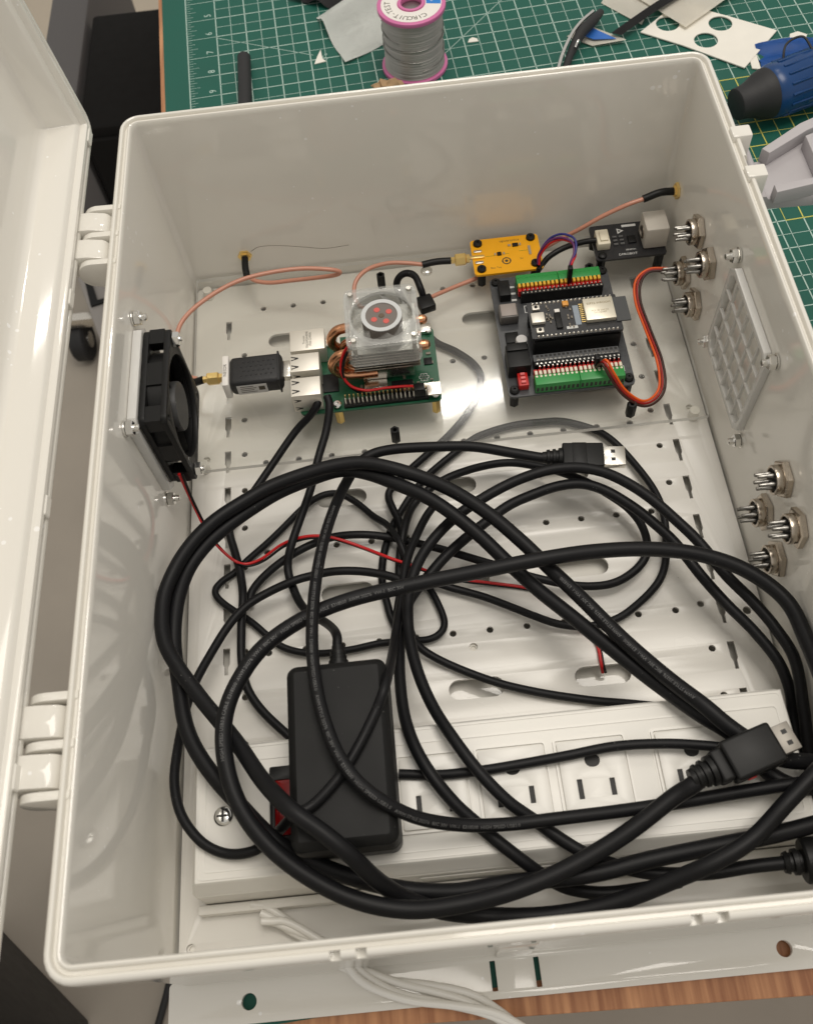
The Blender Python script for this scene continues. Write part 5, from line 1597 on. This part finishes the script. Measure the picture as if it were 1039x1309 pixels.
sheet('foam_sheet', 'folded white packing foam sheet beside the solder spool', 'foam sheet',
      [(-66, 530), (-44, 462), (14, 498), (12, 590)], TZ + 0.5, 1.8, FOAM, lambda s, t: 20 * math.sin(math.pi * min(1, s * 1.9)) ** 2 * (0.35 + 0.65 * t) * (1 if s < 0.53 else 0) + 3 * math.sin(5 * s + 3 * t) ** 2)
sheet('plastic_bag', 'black plastic bag lying at the top edge behind the foam', 'bag',
      [(-90, 560), (-54, 540), (6, 556), (10, 690)], TZ + 1, 1.0, RUBBER, lambda s, t: 14 * math.sin(3.1 * s) * math.sin(3.1 * t) + 3 * math.sin(11 * s) * math.cos(9 * t) + 3)
sheet('paper_scrap', 'tiny white triangular scrap between the tubing and the foam', 'scrap', [(-70, 468), (-60, 470), (-63, 474), (-64, 486), (-67, 478)], TZ, 0.6, PAPER)
sheet('paper_scrap', 'tiny white crescent scrap right of the solder spool', 'scrap', [(60, 473), (69, 473), (68, 477), (64.5, 479), (61.5, 477)], TZ, 0.6, PAPER)
sheet('paper_scrap', 'small crumpled white scrap above the blue packet', 'scrap', [(316, 426), (328, 424), (331, 430), (325, 435), (318, 433)], TZ, 3.0, PAPER)
sheet('gasket_card', 'white card with three round holes behind the right corner', 'card',
      [(202, 459), (232, 436), (273, 400), (310, 441), (277, 466), (240, 492)], TZ + 0.8, 0.9, PAPER, holes=[circle(226, 465.5, 9.6, 28), circle(268, 458, 9.6, 28), circle(251.5, 439, 9.6, 28)])
sheet('paper_sheet', 'blank white sheet overlapping the holed card at the top edge', 'paper', [(196, 520), (238, 454), (300, 500), (280, 560)], TZ + 3.2, 0.5, PAPER, lambda s, t: 2.5 * s * t + 1.5 * (1 - t) * s)
sheet('paper_sheet', 'second white sheet at the top edge left of the black strip', 'paper', [(178, 505), (205, 468), (222, 500), (200, 540)], TZ + 0.4, 0.4, PAPER, lambda s, t: 1.2 * s + 0.8 * t)
bs = [(176, 455), (184, 451), (262, 505), (256, 512)]
sheet('rubber_strip', 'flat black strip lying across the white papers', 'strip', bs, TZ + 6.4, 1.2, RUBBER, lambda s, t: 2.0 * math.sin(3.1 * t))
WP = sheet('torn_wrapper', 'torn blue and white wrapper under the black cutter handle', 'wrapper', [(142, 466), (160, 448), (188, 448), (160, 476)], TZ + 0.4, 0.4, PAPER, lambda s, t: 1.5 * s + 2.0 * t)
BP = sheet('blue_packet', 'creased blue and white packet behind the blue tool', 'packet', [(286, 398), (340, 392), (350, 425), (288, 428)], TZ + 0.4, 1.0, BLUEPK, lambda s, t: 5 * math.sin(3 * s) + 2 * math.sin(9 * t + 2 * s))
sheet('paper_edge', 'white torn border strip along the left edge of the blue packet', 'paper', [(279, 399), (285.4, 397), (287.4, 428), (281, 430)], TZ + 0.3, 0.8, PAPER)
for q in ((150, 462, 170, 455),):
    pass
bm = bmesh.new()
a_, b_, c_, d_ = [Vector((*q, TZ + 3.9)) for q in ((149, 464), (162, 453), (180, 450), (160, 470))]
bm.faces.new([bm.verts.new(v) for v in (a_, b_, c_ + Vector((0, 0, 0.4)), d_ + Vector((0, 0, 1.0)))])
r_ = bmesh.ops.extrude_face_region(bm, geom=list(bm.faces))
bmesh.ops.translate(bm, verts=[v for v in r_['geom'] if isinstance(v, bmesh.types.BMVert)], vec=(0, 0, 0.2))
bmesh.ops.recalc_face_normals(bm, faces=bm.faces)
bp_ = finish(bm, 'blue_print', BLUEPK, None)
bp_.parent = WP
bp_.location = -WP.location

CT = thing('side_cutter', 'side cutter with a black and silver handle pointing at the back rim', 'cutter')
tube('handle', [(172, 480, TZ + 9), (162, 466, TZ + 11), (150, 452, TZ + 11), (138, 430, TZ + 9), (128, 405, TZ + 8)], lambda t: 3.0 + 1.6 * math.sin(3.1 * min(1, t * 1.3)), RUBBER, CT, n=12)
tube('blade_edge', [(165, 478, TZ + 12), (152, 463, TZ + 14), (141, 447, TZ + 14), (130, 425, TZ + 12), (122, 402, TZ + 10)], 1.5, CHROME, CT, n=8)
tube('spring', [(147, 440, TZ + 12), (145, 436, TZ + 17), (142, 432, TZ + 14)], 0.9, CHROME, CT, n=6)
rebase(CT)

CR = thing('crumpled_paper', 'small crumpled brown scrap against the base of the spool', 'scrap')
bm = bmesh.new()
bmesh.ops.create_icosphere(bm, subdivisions=3, radius=1.0)
for v in bm.verts:
    q = v.co.copy()
    k_ = 1 + 0.35 * math.sin(7 * q.x + 3 * q.y) * math.cos(6 * q.z + 2 * q.x) + random.uniform(-0.12, 0.12)
    v.co = Vector((-10 + q.x * 14 * k_, 414 + q.y * 8 * k_, TZ + 8.4 + q.z * 7 * k_))
finish(bm, 'wad', CRUMB, CR, sharp=20)
rebase(CR)

# blue hand tool with its black collar, lying to the right
RT = thing('blue_hand_tool', 'dark blue handheld tool with a black rubber collar at the right edge', 'tool')
ta = Vector((0.955, 0.295, 0.03)).normalized()
tp = Vector((244, 335, TZ + 20.8))
lathe('collar', tp, ta, [(0, 10), (1, 11.5), (7, 12), (13, 13.5), (19, 16.5), (24, 18.2), (27, 18.4)], RUBBER, RT, n=36)
bmp = [(27.02, 18), (29, 19.2), (34, 19.8), (38, 19.4)]
for i in range(6):
    bmp += [(48 + i * 14, 19.7), (54 + i * 14, 19.9), (57 + i * 14, 19.6)]
bmp += [(140, 18.5), (150, 15)]
lathe('body', tp, ta, bmp, TOOLB, RT, n=36)
for k in range(16):
    u, v = frame_of(ta)
    a = 2 * math.pi * k / 16
    p0 = tp + ta * 36 + (u * math.cos(a) + v * math.sin(a)) * 19.4
    tube('grip_rib', [p0, p0 + ta * 30, p0 + ta * 70], 1.1, TOOLB, RT, n=6)
tube('wire_hook', [tp + ta * 40 + Vector((0, 12, 13)), tp + ta * 44 + Vector((0, 21, 20)), tp + ta * 56 + Vector((0, 19, 23)), tp + ta * 62 + Vector((0, 7, 18))], 0.9, RUBBER, RT, n=6)
rebase(RT)

# ================================================================== things below the bench on the left
BC = thing('black_cabinet', 'black cabinet standing on the floor beyond the bench, in shadow', 'cabinet')
box('carcass', (-455, -200, 925, 1195, FLOOR_Z + 0.5, FLOOR_Z + 380), DARKBOX, BC, bev=6)
box('drawer', (-446, -209, 915, 924.5, FLOOR_Z + 20, FLOOR_Z + 190), DARKBOX, BC, bev=3)
box('drawer', (-446, -209, 915, 924.5, FLOOR_Z + 200, FLOOR_Z + 366), DARKBOX, BC, bev=3)
rod('knob', (-330, 914.5, FLOOR_Z + 285), (-330, 898, FLOOR_Z + 285), 12, DARKBOX, BC)
PT = thing('grey_post', 'dark grey upright panel behind the open door', 'panel')
box('board', (-522, -462, 930, 1500, FLOOR_Z + 0.5, FLOOR_Z + 384), mat('post_grey', rgb(92, 90, 90), 0.7), PT, bev=3)
CRT = thing('grey_cart', 'pale grey wheeled cart beneath the box, glimpsed past the hinge', 'cart')
plate('tray', [[(-552, 900), (-498, 741), (-250, 741), (-250, 900)]], FLOOR_Z + 96, FLOOR_Z + 120, GREYCART, CRT, bevel=4)
plate('handle_slot', [[(-528, 890), (-512, 840), (-440, 858), (-440, 850), (-522, 828), (-538, 890)]], FLOOR_Z + 120.2, FLOOR_Z + 124, BLACKP, CRT)
for x, y in ((-570, 836), (-270, 760), (-270, 880)):
    w = rod('wheel', (x - 14, y, FLOOR_Z + 36), (x + 14, y, FLOOR_Z + 36), 36, RUBBER, CRT, n=32, bev=4)
    rod('hub', (x - 16, y, FLOOR_Z + 36), (x + 16, y, FLOOR_Z + 36), 14, TIN, w, n=20)
    box('fork', (x - 20, x + 40, y - 8, y + 8, FLOOR_Z + 74, FLOOR_Z + 95), TIN, w, bev=2)
BX = thing('black_case', 'black case on the floor at the lower left corner', 'case', (-578, -215, FLOOR_Z + 0.5), (0, 0, -0.75))
box('shell', (-130, 62, -170, 70, 0, 280), mat('case_black', (0.012, 0.012, 0.012), 0.5), BX, bev=6)
box('lid_lip', (-131, 63, -171, 71, 262, 272), mat('case_edge', (0.02, 0.02, 0.02), 0.45), BX, bev=2)
FC = tube('floor_cable', [(-545, -60, FLOOR_Z + 5), (-520, 10, FLOOR_Z + 5), (-470, 60, FLOOR_Z + 5), (-400, 75, FLOOR_Z + 5), (-330, 60, FLOOR_Z + 5)], 4.5, RUBBER, None)
tag(FC, 'thin black cable on the concrete floor under the enclosure', 'cable')
rebase(FC)
FC2 = tube('floor_cable', [(-470, -330, FLOOR_Z + 5), (-420, -260, FLOOR_Z + 5), (-395, -190, FLOOR_Z + 5), (-380, -120, FLOOR_Z + 5)], 4.5, RUBBER, None)
tag(FC2, 'black cable on the floor beside the black case', 'cable')
rebase(FC2)
BD = thing('floor_mat', 'pale beige board on the floor beyond the black cabinet', 'board')
box('sheet', (-1100, 200, 1640, 2600, FLOOR_Z + 0.2, FLOOR_Z + 12), mat('beige_board', rgb(196, 184, 166), 0.8), BD)
rebase(ENC)
rebase(bench)
